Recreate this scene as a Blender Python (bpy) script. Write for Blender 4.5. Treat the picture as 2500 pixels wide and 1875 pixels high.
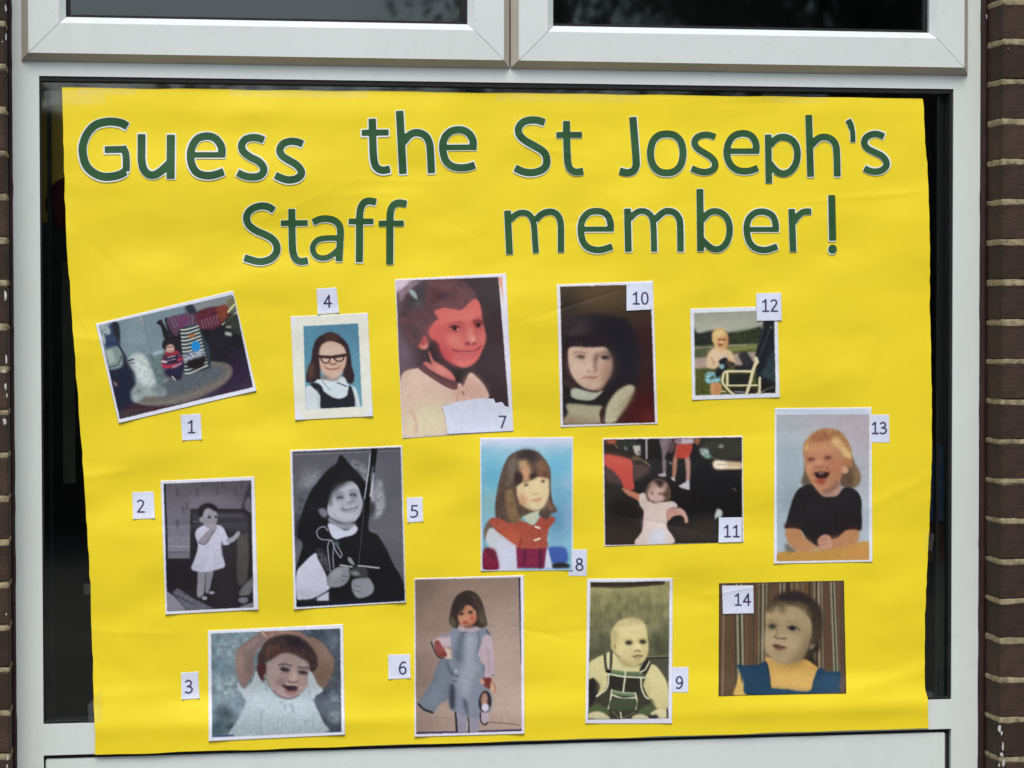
import bpy, math, random
import numpy as np
from mathutils import Matrix, Vector
for _o in list(bpy.data.objects): bpy.data.objects.remove(_o)
sc = bpy.context.scene
# ---------------------------------------------------------------- camera, sky, sun, exposure
CAM = np.array([0.17805, -4.26164, -0.43461]); FPX = 5744.56
ROT = np.array([[0.98787954, -0.15521608, -0.001408], [-0.00557209, -0.02639589, -0.99963604], [0.15512242, 0.98752783, -0.02694084]])
cd = bpy.data.cameras.new('camera'); cam = bpy.data.objects.new('camera', cd); sc.collection.objects.link(cam); sc.camera = cam
cd.sensor_width = 36; cd.lens = 36 * FPX / 2500; cd.clip_start = .05; cd.clip_end = 3000
_U, _, _V = np.linalg.svd(ROT); _R = _U @ _V
cam.matrix_world = Matrix([[*(_R[0]), 0], [*(-_R[1]), 0], [*(-_R[2]), 0], [0, 0, 0, 1]]).transposed()
cam.location = CAM
w = bpy.data.worlds.new('World'); sc.world = w; w.use_nodes = True
nt = w.node_tree; bg = nt.nodes['Background']; sky = nt.nodes.new('ShaderNodeTexSky'); sky.sky_type = 'NISHITA'; sky.sun_disc = False
SUN = Vector((-.10, -.60, .80)).normalized()
sky.sun_elevation = math.asin(SUN.z); sky.sun_rotation = math.atan2(SUN.x, SUN.y); sky.air_density = 1; sky.dust_density = 2.4; sky.ozone_density = .6
nt.links.new(sky.outputs[0], bg.inputs[0]); bg.inputs[1].default_value = .1
sd = bpy.data.lights.new('sun', 'SUN'); sd.energy = 1.5; sd.angle = math.radians(30); sd.color = (1, .96, .90)
so = bpy.data.objects.new('sun', sd); sc.collection.objects.link(so); so.rotation_euler = SUN.to_track_quat('Z', 'Y').to_euler()
sc.view_settings.view_transform = 'Standard'; sc.view_settings.look = 'None'; sc.view_settings.gamma = 1; sc.view_settings.exposure = 0.56
# ---------------------------------------------------------------- helpers
def W3(px, py, y=0.):
    """print units (2500 wide) to a point on the wall-parallel plane at depth y"""
    px, py, y = np.broadcast_arrays(np.asarray(px, float), np.asarray(py, float), np.asarray(y, float))
    d = np.stack([(px - 1250) / FPX, (py - 937.5) / FPX, np.ones_like(px)], -1) @ _R
    t = (y - CAM[1]) / d[..., 1]
    return CAM + d * t[..., None]
def lin(c):
    c = np.asarray(c, float); return np.where(c <= .04045, c / 12.92, ((c + .055) / 1.055) ** 2.4)
def tag_o(o, label=None, cat=None, group=None, kind=None):
    for k, v in (('label', label), ('category', cat), ('group', group), ('kind', kind)):
        if v: o[k] = v
    return o
def mk(name, V, F, mat, parent=None, smooth=False):
    me = bpy.data.meshes.new(name); me.from_pydata([tuple(map(float, v)) for v in V], [], F); me.update()
    if mat: me.materials.append(mat)
    if smooth: me.polygons.foreach_set('use_smooth', [True] * len(me.polygons))
    o = bpy.data.objects.new(name, me); sc.collection.objects.link(o)
    if parent: o.parent = parent
    return o
def empty(name, loc=(0, 0, 0)):
    o = bpy.data.objects.new(name, None); o.location = loc; o.empty_display_size = .05; sc.collection.objects.link(o); return o
def box_geo(x0, x1, y0, y1, z0, z1, b=0.):
    """box with chamfered edges"""
    if b <= 0:
        V = [(x, y, z) for x in (x0, x1) for y in (y0, y1) for z in (z0, z1)]
        return V, [(0, 1, 3, 2), (4, 6, 7, 5), (0, 4, 5, 1), (2, 3, 7, 6), (0, 2, 6, 4), (1, 5, 7, 3)]
    import itertools
    c = ((x0, x1), (y0, y1), (z0, z1)); V = []; ix = {}
    for s in itertools.product((0, 1), repeat=3):
        for a in range(3):
            p = [c[k][s[k]] + (b if s[k] == 0 else -b) for k in range(3)]; p[a] = c[a][s[a]]
            ix[(s, a)] = len(V); V.append(tuple(p))
    F = []
    for a in range(3):
        u, v = [k for k in range(3) if k != a]
        for sa in (0, 1):
            q = []
            for su, sv in ((0, 0), (1, 0), (1, 1), (0, 1)):
                s = [0, 0, 0]; s[a] = sa; s[u] = su; s[v] = sv; q.append(ix[(tuple(s), a)])
            F.append(tuple(q))
        for su in (0, 1):
            for sv in (0, 1):
                s0 = [0, 0, 0]; s1 = [0, 0, 0]; s0[u] = s1[u] = su; s0[v] = s1[v] = sv; s1[a] = 1
                F.append((ix[(tuple(s0), u)], ix[(tuple(s1), u)], ix[(tuple(s1), v)], ix[(tuple(s0), v)]))
    for s in itertools.product((0, 1), repeat=3): F.append(tuple(ix[(s, a)] for a in range(3)))
    cen = np.array([(x0 + x1) / 2, (y0 + y1) / 2, (z0 + z1) / 2]); A = np.array(V); G = []
    for f in F:
        P = A[list(f)]; n = np.cross(P[1] - P[0], P[2] - P[0]); G.append(f if np.dot(n, P.mean(0) - cen) > 0 else f[::-1])
    return V, G
def box(name, x0, x1, y0, y1, z0, z1, mat, parent=None, b=.0):
    V, F = box_geo(min(x0, x1), max(x0, x1), min(y0, y1), max(y0, y1), min(z0, z1), max(z0, z1), b)
    return mk(name, V, F, mat, parent)
def mat(name, col, rough=.5, spec=.5, var=0., vs=8., bump=0., bs=60., metal=0, col2=None, rand=0.):
    m = bpy.data.materials.new(name); m.use_nodes = True; n = m.node_tree; b = n.nodes['Principled BSDF']; L = n.links
    b.inputs['Roughness'].default_value = rough; b.inputs['Specular IOR Level'].default_value = spec; b.inputs['Metallic'].default_value = metal
    b.inputs['Base Color'].default_value = (*col, 1); tc = n.nodes.new('ShaderNodeTexCoord')
    if var or col2 or rand:
        no = n.nodes.new('ShaderNodeTexNoise'); no.inputs['Scale'].default_value = vs; no.inputs['Detail'].default_value = 6; L.new(tc.outputs['Object'], no.inputs['Vector'])
        r = n.nodes.new('ShaderNodeValToRGB'); r.color_ramp.elements[0].position = .3; r.color_ramp.elements[1].position = .7
        c2 = col2 or tuple(c * (1 - var) for c in col); r.color_ramp.elements[0].color = (*c2, 1); r.color_ramp.elements[1].color = (*[min(1, c * (1 + var)) for c in col], 1)
        L.new(no.outputs['Fac'], r.inputs[0]); out = r.outputs[0]
        if rand:
            oi = n.nodes.new('ShaderNodeObjectInfo'); mr = n.nodes.new('ShaderNodeMapRange'); mr.inputs['To Min'].default_value = 1 - rand; mr.inputs['To Max'].default_value = 1 + rand
            L.new(oi.outputs['Random'], mr.inputs['Value']); h = n.nodes.new('ShaderNodeVectorMath'); h.operation = 'SCALE'; L.new(out, h.inputs[0]); L.new(mr.outputs[0], h.inputs['Scale']); out = h.outputs[0]
        L.new(out, b.inputs['Base Color'])
    if bump:
        nb = n.nodes.new('ShaderNodeTexNoise'); nb.inputs['Scale'].default_value = bs; nb.inputs['Detail'].default_value = 5; L.new(tc.outputs['Object'], nb.inputs['Vector'])
        bu = n.nodes.new('ShaderNodeBump'); bu.inputs['Strength'].default_value = bump; bu.inputs['Distance'].default_value = .002; L.new(nb.outputs['Fac'], bu.inputs['Height']); L.new(bu.outputs[0], b.inputs['Normal'])
    return m
# ---------------------------------------------------------------- setting
rnd = random.Random(4)
WX = 1.69; ZB = -1.15374          # width and foot of the big light
M_pvc = mat('white_upvc', (.68, .745, .72), .34, .45, .035, 3., .06, 220)
def grime(m, amt):
    n = m.node_tree; L = n.links; b = n.nodes['Principled BSDF']; src = b.inputs['Base Color'].links[0].from_socket; tc = [q for q in n.nodes if q.type == 'TEX_COORD'][0]
    out = src
    for sc_, lo, hi, k, st in ((150, .66, .74, .45 * amt, (1, 1, 1)), (14, .5, .8, .13 * amt, (2.2, 1, .25)), (38, .60, .72, .16 * amt, (1, 1, 1))):
        mp = n.nodes.new('ShaderNodeMapping'); mp.inputs['Scale'].default_value = st; no = n.nodes.new('ShaderNodeTexNoise'); no.inputs['Scale'].default_value = sc_; no.inputs['Detail'].default_value = 4; r = n.nodes.new('ShaderNodeMapRange'); r.inputs['From Min'].default_value = lo; r.inputs['From Max'].default_value = hi; r.inputs['To Max'].default_value = k
        mx = n.nodes.new('ShaderNodeMix'); mx.data_type = 'RGBA'; mx.inputs[7].default_value = (.22, .19, .14, 1)
        L.new(tc.outputs['Object'], mp.inputs[0]); L.new(mp.outputs[0], no.inputs['Vector']); L.new(no.outputs['Fac'], r.inputs['Value']); L.new(r.outputs[0], mx.inputs[0]); L.new(out, mx.inputs[6]); out = mx.outputs[2]
    L.new(out, b.inputs['Base Color'])
grime(M_pvc, .4)
M_pvc_d = mat('grimy_shaded_upvc', (.50, .47, .41), .5, .4, .10, 9., .1, 90)  # sash chamfers: grime plus the shade on them, both put into the colour
M_rub = mat('black_rubber', (.012, .012, .013), .55, .3, .3, 30)
M_seal = mat('brown_sealant', (.035, .016, .014), .6, .3, .25, 25, .3, 80)
M_brick = mat('dark_brick', (.054, .030, .024), .75, .2, .3, 26, 1., 170, rand=.25, col2=(.031, .024, .016))
M_mort = mat('cream_mortar', (.36, .305, .185), .9, .1, .2, 90, 1., 160, col2=(.17, .145, .092))
M_dark = mat('dim_room', (.13, .13, .12), .9, .1, .3, 3)
M_alu = mat('spacer_metal', (.16, .16, .15), .4, .4, .1, 20)
M_pave = mat('paving', (.14, .125, .10), .9, .2, .2, 1.5)
def glass():
    m = bpy.data.materials.new('window_glass'); m.use_nodes = True; n = m.node_tree; L = n.links; n.nodes.remove(n.nodes['Principled BSDF']); out = n.nodes['Material Output']
    t = n.nodes.new('ShaderNodeBsdfTransparent'); t.inputs[0].default_value = (.88, .91, .89, 1); g = n.nodes.new('ShaderNodeBsdfGlossy'); g.inputs['Roughness'].default_value = .03; g.inputs['Color'].default_value = (.86, .97, 1, 1)
    lw = n.nodes.new('ShaderNodeFresnel'); lw.inputs['IOR'].default_value = 1.9; mx = n.nodes.new('ShaderNodeMixShader')
    no = n.nodes.new('ShaderNodeTexNoise'); no.inputs['Scale'].default_value = 2.2; bu = n.nodes.new('ShaderNodeBump'); bu.inputs['Strength'].default_value = .03; bu.inputs['Distance'].default_value = .02
    tc = n.nodes.new('ShaderNodeTexCoord'); L.new(tc.outputs['Object'], no.inputs['Vector']); L.new(no.outputs['Fac'], bu.inputs['Height']); L.new(bu.outputs[0], g.inputs['Normal'])
    L.new(lw.outputs[0], mx.inputs[0]); L.new(t.outputs[0], mx.inputs[1]); L.new(g.outputs[0], mx.inputs[2]); L.new(mx.outputs[0], out.inputs[0]); return m
M_glass = glass()
GZ = -1.95                      # ground level; the camera is held at about 1.5 m
tag_o(mk('ground', [(-60, -80, GZ), (60, -80, GZ), (60, 20, GZ), (-60, 20, GZ)], [(0, 1, 2, 3)], M_pave), kind='structure')
XL = float(W3(34.5, 900)[0]); XR = float(W3(2391, 900)[0]); ZT = .62; ZL = float((W3(102, 1845)[2] + W3(2325, 1779)[2]) / 2)
win = tag_o(empty('window', (WX / 2, 0, ZB)), 'white framed window with two opening lights above one wide pane behind the poster', 'window')
def wpart(o):
    o.parent = win; o.matrix_parent_inverse = Matrix.Translation(-win.location); return o
zs = float((W3(60, 150)[2] + W3(2360, 183)[2]) / 2)            # foot of the opening sashes
wpart(box('stile', XL, 0, 0, .07, -1.9, ZT, M_pvc, b=.0002)); wpart(box('stile', WX, XR, 0, .07, -1.9, ZT, M_pvc, b=.0002))
wpart(box('transom', 0, WX, 0, .07, 0, zs + .03, M_pvc, b=.0002)); wpart(box('bottom_rail', 0, WX, 0, .07, ZL, ZB, M_pvc, b=.0002)); wpart(box('head', .0004, WX - .0004, .0004, .07, ZT - .05, ZT, M_pvc, b=.0018))
# weld beads where rail meets stile
# big fixed pane
GY = .013
wpart(mk('glass_pane', [(0, GY, ZB), (WX, GY, ZB), (WX, GY, 0), (0, GY, 0)], [(0, 1, 2, 3)], M_glass))
def gasket(x0, x1, z0, z1, y, wd, ws, name='rubber_gasket'):
    """ring with its own wall: (x0..z1) outer, wd lip width, y depth range"""
    y0, y1 = y; a = [(x0, x1, z1 - ws[0], z1), (x0, x1, z0, z0 + ws[2]), (x0, x0 + ws[3], z0 + ws[2], z1 - ws[0]), (x1 - ws[1], x1, z0 + ws[2], z1 - ws[0])]; V = []; F = []
    for b in a:
        v, f = box_geo(b[0], b[1], y0, y1, b[2], b[3], .0008); F += [tuple(i + len(V) for i in q) for q in f]; V += v
    return wpart(mk(name, V, F, M_rub))
gasket(.0005, WX - .0005, ZB + .0005, -.0005, (.0022, .0126), 0, (.0085, .006, .0045, .0030))
for x0, x1 in ((.012, .020), (WX - .026, WX - .021)): wpart(box('spacer_bar', x0, x1, GY + .004, GY + .016, ZB + .01, -.012, M_alu if x0 > 1 else M_rub))
# lower solid panel
px0 = float(W3(111, 1860)[0]); px1 = float(W3(2311.5, 1800)[0]); pz = float((W3(112, 1857)[2] + W3(2311, 1787)[2]) / 2)
wpart(box('lower_panel', px0, px1, .006, .03, -1.88, pz, M_pvc, b=.003)); gasket(.0006, WX - .0006, -1.895, ZL - .0005, (.009, .02), 0, (.02, .016, .01, .012))
# opening sashes: four mitred bars each
def sash(x0, x1, z0, z1, side_l, side_r):
    s = wpart(empty('opening_sash', ((x0 + x1) / 2, 0, z0)))
    W_ = .0775; prof = [(0, 0.), (0., -.0035), (.0125, -.0205), (.0655, -.0215), (.0668, -.0205), (.0775, -.0095), (.0775, .006), (0, .006)]
    for k in range(4):
        V = []
        for u, y in prof:
            a = {0: ((x0 + u, z0 + u), (x1 - u, z0 + u)), 1: ((x1 - u, z0 + u), (x1 - u, z1 - u)), 2: ((x1 - u, z1 - u), (x0 + u, z1 - u)), 3: ((x0 + u, z1 - u), (x0 + u, z0 + u))}[k]
            (ax, az), (bx, bz) = a; dx, dz = bx - ax, bz - az; L = math.hypot(dx, dz); g = .0005
            V += [(ax + dx / L * g, y, az + dz / L * g), (bx - dx / L * g, y, bz - dz / L * g)]
        n = len(prof); F = [(2 * i, 2 * ((i + 1) % n), 2 * ((i + 1) % n) + 1, 2 * i + 1) for i in range(n)]; F += [tuple(range(0, 2 * n, 2)), tuple(range(1, 2 * n, 2))[::-1]]
        o = mk('sash_bar', V, F, M_pvc, s); o.data.materials.append(M_pvc_d); o.matrix_parent_inverse = Matrix.Translation(-s.location - win.location) if False else Matrix()
        o.location = -Vector(s.location)
        for i, p in enumerate(o.data.polygons):
            if i in (0, 1): p.material_index = 1
        import bmesh
        bm = bmesh.new(); bm.from_mesh(o.data); bmesh.ops.recalc_face_normals(bm, faces=bm.faces); bm.to_mesh(o.data); bm.free()
    gx0, gx1, gz0, gz1 = x0 + W_, x1 - W_, z0 + W_, z1 - W_
    V = []; F = []
    for b in ((gx0, gx1, gz0, gz0 + .006), (gx0, gx1, gz1 - .006, gz1), (gx0, gx0 + side_l, gz0 + .006, gz1 - .006), (gx1 - side_r, gx1, gz0 + .006, gz1 - .006)):
        v, f = box_geo(b[0], b[1], .0005, .0065, b[2], b[3], .0008); F += [tuple(i + len(V) for i in q) for q in f]; V += v
    o = mk('rubber_gasket', V, F, M_rub, s); o.location = -Vector(s.location)
    o = mk('glass_pane', [(gx0, .0055, gz0), (gx1, .0055, gz0), (gx1, .0055, gz1), (gx0, .0055, gz1)], [(0, 1, 2, 3)], M_glass, s); o.location = -Vector(s.location)
    return s
xs0 = float(W3(53, 120)[0]); xs1 = float(W3(2361, 120)[0]); xm = float(W3(1244.5, 120)[0])
sash(xs0, xm - .0012, zs, ZT - .02, .008, .012); sash(xm + .0012, xs1, zs, ZT - .02, .004, .009)
wpart(box('seam_dark_strip', xm - .004, xm + .004, -.002, -.0003, zs + .002, ZT - .03, M_rub))  # black strip behind the sash gap, standing in for the shade inside it
# mullion behind the two sashes
wpart(box('mullion', xm - .03, xm + .03, .0071, .07, zs + .031, ZT - .051, M_pvc, b=.001))
# brown mastic between frame and brick
rxl = float(W3(24, 900)[0]); rxr = float(W3(2407, 900)[0]); YF = -.082
def sealant(xa, xb, xc):
    n = 80; V = []; F = []
    for i in range(n + 1):
        z = -1.9 + (ZT + 1.9) * i / n; j = rnd.uniform(-.0012, .0012)
        V += [(xa + j, -.0006, z), ((xa + xb) / 2 + j, -.006 + j, z), (xb, -.004, z), (xb, .05, z)]
        if i: a = 4 * (i - 1); F += [(a + k, a + k + 1, a + k + 5, a + k + 4) for k in range(3)]
    return wpart(mk('mastic_seal', V, F, M_seal, smooth=True))
sealant(XL, rxl, 0); sealant(XR, rxr, 0)
# brick piers either side
PITCH = 97.4 * (YF - CAM[1]) / (_R[2] @ (W3(2470, 900, YF) - CAM)) * float(np.linalg.norm([1])) * 0 + float((W3(2470, 101, YF)[2] - W3(2470, 1855, YF)[2]) / 18)
PL = float((W3(6, 163, YF)[2] - W3(6, 1846, YF)[2]) / 16)
def wall(side, xr, zref, pitch, label):
    root = tag_o(empty('brick_wall', (xr, YF, GZ)), label, 'wall'); s = 1 if side > 0 else -1; inv = Matrix.Translation(-root.location); mt = .0094
    kmin = int((GZ - zref) / pitch); kmax = int((ZT - zref) / pitch) + 1; meshes = {}
    for k in range(kmin, kmax + 1):
        z0 = zref + k * pitch + mt / 2; z1 = zref + (k + 1) * pitch - mt / 2; d = 0.
        for j, ln in enumerate((.2125, .2125, .2125, .2125) if k % 2 else (.101, .2125, .2125, .2125, .101)):
            a, b = d, d + ln; d = b + .0105
            key = round(ln, 3)
            if key not in meshes:
                V, F = box_geo(0, ln, 0, .101, 0, z1 - z0, .0022); me = bpy.data.meshes.new('brick'); me.from_pydata(V, [], F); me.materials.append(M_brick); meshes[key] = me
            o = bpy.data.objects.new('brick', meshes[key]); sc.collection.objects.link(o); o.parent = root; o.matrix_parent_inverse = inv
            x = xr + a if s > 0 else xr - b
            jj = s * (-rnd.uniform(0, .0012) if j == 0 else 0)
            o.location = (x + jj, YF - rnd.uniform(0, .0014), z0 + rnd.uniform(-.0007, .0007)); o.rotation_euler = (0, rnd.uniform(-.002, .002), 0)
    # mortar: slightly uneven, a little behind the brick faces
    V = []; F = []; ny = int((ZT + .05 - GZ) / .006); cols = [(0, .06), (0, -.0 + .002 + YF + .001)]; L = .95
    xs = [0.0010] * 6 + [.0010 + i * L / 40 for i in range(1, 41)]; ys = [.06, .03, 0., -.03, -.055, YF + .0010] + [YF + .0010] * 40
    for i in range(ny + 1):
        z = GZ + i * .006
        for x, y in zip(xs, ys):
            jx, jy = (rnd.uniform(-.0004, .0012), 0) if x == xs[0] else (0, rnd.uniform(-.0004, .0012))
            V.append((xr + s * (x + jx), y + jy, z))
    n = len(xs)
    for i in range(ny):
        for j in range(n - 1):
            a = i * n + j; F.append((a, a + 1, a + n + 1, a + n))
    o = mk('mortar', V, F, M_mort, root); o.matrix_parent_inverse = inv
    # uneven pointing squeezed out along every bed joint
    path = [(0., y) for y in np.arange(.004, YF, -.006)] + [(d_, YF) for d_ in np.arange(0., L, .008)]
    for k in range(kmin, kmax + 1):
        z = zref + k * pitch; V = []; F = []; hu = rnd.uniform(.0040, .0052); hd = rnd.uniform(.0040, .0052); e = rnd.uniform(-.0012, .0012)
        for i, (dx, y) in enumerate(path):
            hu += rnd.uniform(-.0009, .0009); hd += rnd.uniform(-.0009, .0009); hu = min(max(hu, .0034), .0064); hd = min(max(hd, .0034), .0064)
            on = 1. if dx == 0 and y > YF + .001 else 0.; ox_ = -s * .0013 if on else (-s * .0006 if dx == 0 else 0); oy_ = 0 if on else -.0014
            for zz, q in ((z + hu + e, .3), (z + e, 1.), (z - hd + e, .3)): V.append((xr + s * dx + ox_ * q, y + oy_ * q - (.0 if on else .0001), zz))
            if i: a = 3 * (i - 1); F += [(a, a + 1, a + 4, a + 3), (a + 1, a + 2, a + 5, a + 4)]
        o = mk('pointing', V, F, M_mort, root, smooth=True); o.matrix_parent_inverse = inv
    return root
wr = wall(1, rxr, float(W3(2470, 1855, YF)[2]), PITCH, 'dark brown brick pier with cream mortar to the right of the window')
wl = wall(-1, rxl, float(W3(6, 1846, YF)[2]), PL, 'dark brown brick pier with cream mortar to the left of the window')
# splashes of old white paint on the brick arrises
M_fleck = mat('old_paint', (.50, .52, .50), .7, .3, .35, 60)
def flecks(root, L):
    V = []; F = []
    for px, py, w_, h_ in L:
        c = W3(px, py, YF - .0022); n = 9; b = len(V); V.append(tuple(c))
        for i in range(n):
            t = 2 * math.pi * i / n; r = rnd.uniform(.55, 1.15); V.append((c[0] + w_ * .00038 * r * math.cos(t), c[1] + .0008, c[2] + h_ * .00038 * r * math.sin(t)))
        F += [(b, b + 1 + i, b + 1 + (i + 1) % n) for i in range(n)]
    o = mk('paint_flecks', V, F, M_fleck, root); o.matrix_parent_inverse = Matrix.Translation(-root.location); o['kind'] = 'stuff'
flecks(wl, [(14, 20, 5, 18), (15, 90, 4, 22), (6, 102, 4, 4), (13, 722, 7, 26), (15, 876, 5, 24), (10, 908, 9, 8), (13, 945, 5, 20), (11, 1030, 8, 18), (17, 966, 4, 12), (19, 1850, 5, 14), (17, 1872, 5, 10), (15, 1500, 3, 8)])
flecks(wr, [(2441, 1778, 9, 22), (2446, 1790, 6, 14), (2449, 1822, 6, 30), (2446, 1842, 9, 16), (2451, 1862, 8, 24), (2440, 1868, 5, 12), (2409, 40, 3, 14), (2462, 118, 3, 3)])
# dim room behind the glass
rm = tag_o(box('room', -.12, WX + .12, .0715, 1.3, -1.9, ZT + .05, M_dark), kind='structure')
bmv = rm.data; rm.data.polygons[2].select = False
import bmesh
bm = bmesh.new(); bm.from_mesh(rm.data); bmesh.ops.delete(bm, geom=[f for f in bm.faces if abs(f.calc_center_median().y - .0715) < 1e-4], context='FACES'); bm.to_mesh(rm.data); bm.free()
M_must = mat('mustard_cloth', (.75, .55, .10), .9, .1, .2, 6); M_maroon = mat('maroon', (.11, .014, .016), .7, .2)
def drape(name, pxa, pxb, pya, pyb, y, m, label, cat, amp=.004):
    a = W3(pxa, pya, y); b = W3(pxb, pyb, y); n = 24; V = []; F = []
    for i in range(n + 1):
        for j in range(13):
            u, v = i / n, j / 12; V.append((a[0] + (b[0] - a[0]) * u, y + amp * math.sin(u * 19) * (.4 + v), a[2] + (b[2] - a[2]) * v))
    for i in range(n):
        for j in range(12): k = i * 13 + j; F.append((k, k + 13, k + 14, k + 1))
    return tag_o(mk(name, V, F, m, smooth=True), label, cat)
drape('curtain', 60, 420, 150, 545, .06, M_must, 'mustard cloth hanging inside the room, dim behind the left edge of the glass', 'curtain')
def ball(name, px, py, y, r, m, label, cat):
    c = W3(px, py, y); V = []; F = []; n, k = 24, 14
    for i in range(k + 1):
        for j in range(n): a = math.pi * i / k; t = 2 * math.pi * j / n; V.append((c[0] + r * math.sin(a) * math.cos(t), y + .3 * r * math.sin(a) * math.sin(t), c[2] + 1.1 * r * math.cos(a)))
    for i in range(k):
        for j in range(n): F.append((i * n + j, i * n + (j + 1) % n, (i + 1) * n + (j + 1) % n, (i + 1) * n + j))
    return tag_o(mk(name, V, F, m, smooth=True), label, cat)
ball('rounded_object', 176, 500, .052, .047, M_maroon, 'dark red rounded object inside the room behind the upper left gap beside the poster', 'rounded_object')  # plain rounded form for a dim red shape of unknown kind
M_olive = mat('olive_strip', (.20, .21, .17), .8, .2, .1, 5); M_blue = mat('blue_print', (.05, .12, .28), .7, .2, .7, 26, col2=(.25, .28, .33)); M_brn = mat('brown_board', (.2, .09, .04), .8, .2, .3, 12)
a = W3(2287, 200, .045); b = W3(2304, 1500, .045)
tag_o(box('inner_jamb', a[0], b[0], .045, .05, -1.1, a[2] - .02, M_olive, b=.001), 'tall dull olive strip inside the glass beside the right edge of the poster', 'jamb')  # upright strip standing for the inner window jamb
a = W3(2240, 1084, .034); b = W3(2306, 1275, .034); tag_o(box('box', a[0], b[0], .034, .044, b[2], a[2], M_blue, b=.002), 'blue patterned box dim behind the right gap of the glass', 'box')
a = W3(2240, 1277, .033); b = W3(2306, 1370, .033); tag_o(box('crate', a[0], b[0], .033, .044, b[2], a[2], M_brn, b=.002), 'brown wooden crate under the blue box behind the right gap', 'crate')
a = W3(106, 1190, .1); b = W3(200, 1290, .1); 
a = W3(150, 640, .12); b = W3(185, 1180, .12); tag_o(box('shelf_post', a[0], b[0], .12, .15, b[2], a[2], M_olive, b=.001), 'grey upright post inside the room beyond the left edge of the poster', 'post')
# trees across the path seen mirrored; shrub row added to darken the low reflections
M_leaf = mat('dark_leaf', (.026, .046, .018), .6, .3, .5, 3, rand=.2); M_bark = mat('bark', (.09, .08, .07), .9, .1, .3, 8)
def leaves(name, blobs, n, size, m, seed, parent=None):
    g = np.random.default_rng(seed); V = np.zeros((n * 4, 3)); bl = g.integers(0, len(blobs), n)
    B = np.array(blobs); d = g.normal(size=(n, 3)); d /= np.linalg.norm(d, axis=1)[:, None]; r = g.random(n) ** .4
    c = B[bl, :3] + d * r[:, None] * B[bl, 3:4]; t = g.normal(size=(n, 3)); t /= np.linalg.norm(t, axis=1)[:, None]; s = np.cross(t, g.normal(size=(n, 3))); s /= np.linalg.norm(s, axis=1)[:, None]; sz = size * (.6 + .8 * g.random(n))[:, None]
    V[0::4] = c - t * sz; V[1::4] = c + s * sz * .45; V[2::4] = c + t * sz; V[3::4] = c - s * sz * .45
    return mk(name, V, [(4 * i, 4 * i + 1, 4 * i + 2, 4 * i + 3) for i in range(n)], m, parent)
def limb(V, F, p, q, r0, r1, n=7):
    p, q = Vector(p), Vector(q); z = (q - p).normalized(); x = z.orthogonal().normalized(); y = z.cross(x); b = len(V)
    for c, r in ((p, r0), (q, r1)):
        for i in range(n): t = 2 * math.pi * i / n; V.append(tuple(c + x * r * math.cos(t) + y * r * math.sin(t)))
    F += [(b + i, b + (i + 1) % n, b + n + (i + 1) % n, b + n + i) for i in range(n)]
def tree(x, y, h, label, seed, rr=.2, nl=13000):
    g = random.Random(seed); root = tag_o(empty('tree', (x, y, GZ)), label, 'tree', 'trees across from the window'); V = []; F = []; limb(V, F, (0, 0, 0), (.1, 0, h * .55), .22, .12); bl = []
    for i in range(22):
        a = g.uniform(0, 6.28); zz = g.uniform(.3, .55) * h; r = g.uniform(.05, rr) * h; q = (r * math.cos(a), r * math.sin(a), zz + g.uniform(.05, .3) * h); limb(V, F, (.06, 0, zz), q, .07, .02, 5); bl.append((*q, g.uniform(.09, .15) * h))
    mk('trunk', V, F, M_bark, root); leaves('crown', bl, nl, .05, M_leaf, seed, root)
tree(3.1, -13.5, 6.6, 'thin dark tree mirrored at the left end of the right upper pane', 3, .11, 2600); tree(5.0, -13.6, 7.0, 'dark leafy tree mirrored in the middle of the right upper pane', 8, .17, 9500); tree(6.3, -13.3, 7.4, 'dense dark tree mirrored at the right end of the right upper pane', 15, .2, 22000)
bl = [(x + rnd.uniform(-.3, .3), rnd.uniform(-.4, .4), z, .75) for x in np.arange(-9, 16, .7) for z in (.6, 1.3, 2.0, 2.75)]
hd = tag_o(empty('added_hedge', (0, -13, GZ)), 'dark green shrub row added behind the camera to darken the lower glass', 'added_hedge'); leaves('foliage', bl, 22000, .09, M_leaf, 5, hd)
box('solid_core', -9, 16, -.25, .25, 0, 3.0, M_leaf, hd)  # solid block keeping the added shrub row opaque and dark
def hx(c):
    if isinstance(c, str): return np.array([int(c[i:i+2], 16) for i in (0, 2, 4)], float) / 255
    return np.array(c, float)
def blur(m, s):
    if s < 0.25: return m
    r = max(1, int(math.ceil(2.6 * s))); k = np.exp(-0.5 * (np.arange(-r, r + 1) / s) ** 2); k /= k.sum()
    for ax in (0, 1):
        pw = [(0, 0), (0, 0)]; pw[ax] = (r, r); p = np.pad(m, pw, mode='edge'); o = np.zeros_like(m); n = m.shape[ax]
        for i, w in enumerate(k): o += w * (p[i:i + n] if ax == 0 else p[:, i:i + n])
        m = o
    return m
def spline(P, closed=True, n=6):
    P = np.array(P, float).reshape(-1, 2); N = len(P)
    if N < 3: return P
    if not closed: Q = np.vstack([2 * P[0] - P[1], P, 2 * P[-1] - P[-2]]); segs = range(1, N)
    else: Q = np.vstack([P[-1], P, P[0], P[1]]); segs = range(1, N + 1)
    out = []; t = np.linspace(0, 1, n, endpoint=False)[:, None]
    for i in segs:
        a, b, c, d = Q[i - 1], Q[i], Q[i + 1], Q[i + 2]
        out.append(0.5 * ((2 * b) + (c - a) * t + (2 * a - 5 * b + 4 * c - d) * t * t + (3 * b - a - 3 * c + d) * t ** 3))
    r = np.vstack(out)
    return r if closed else np.vstack([r, P[-1]])
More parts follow.
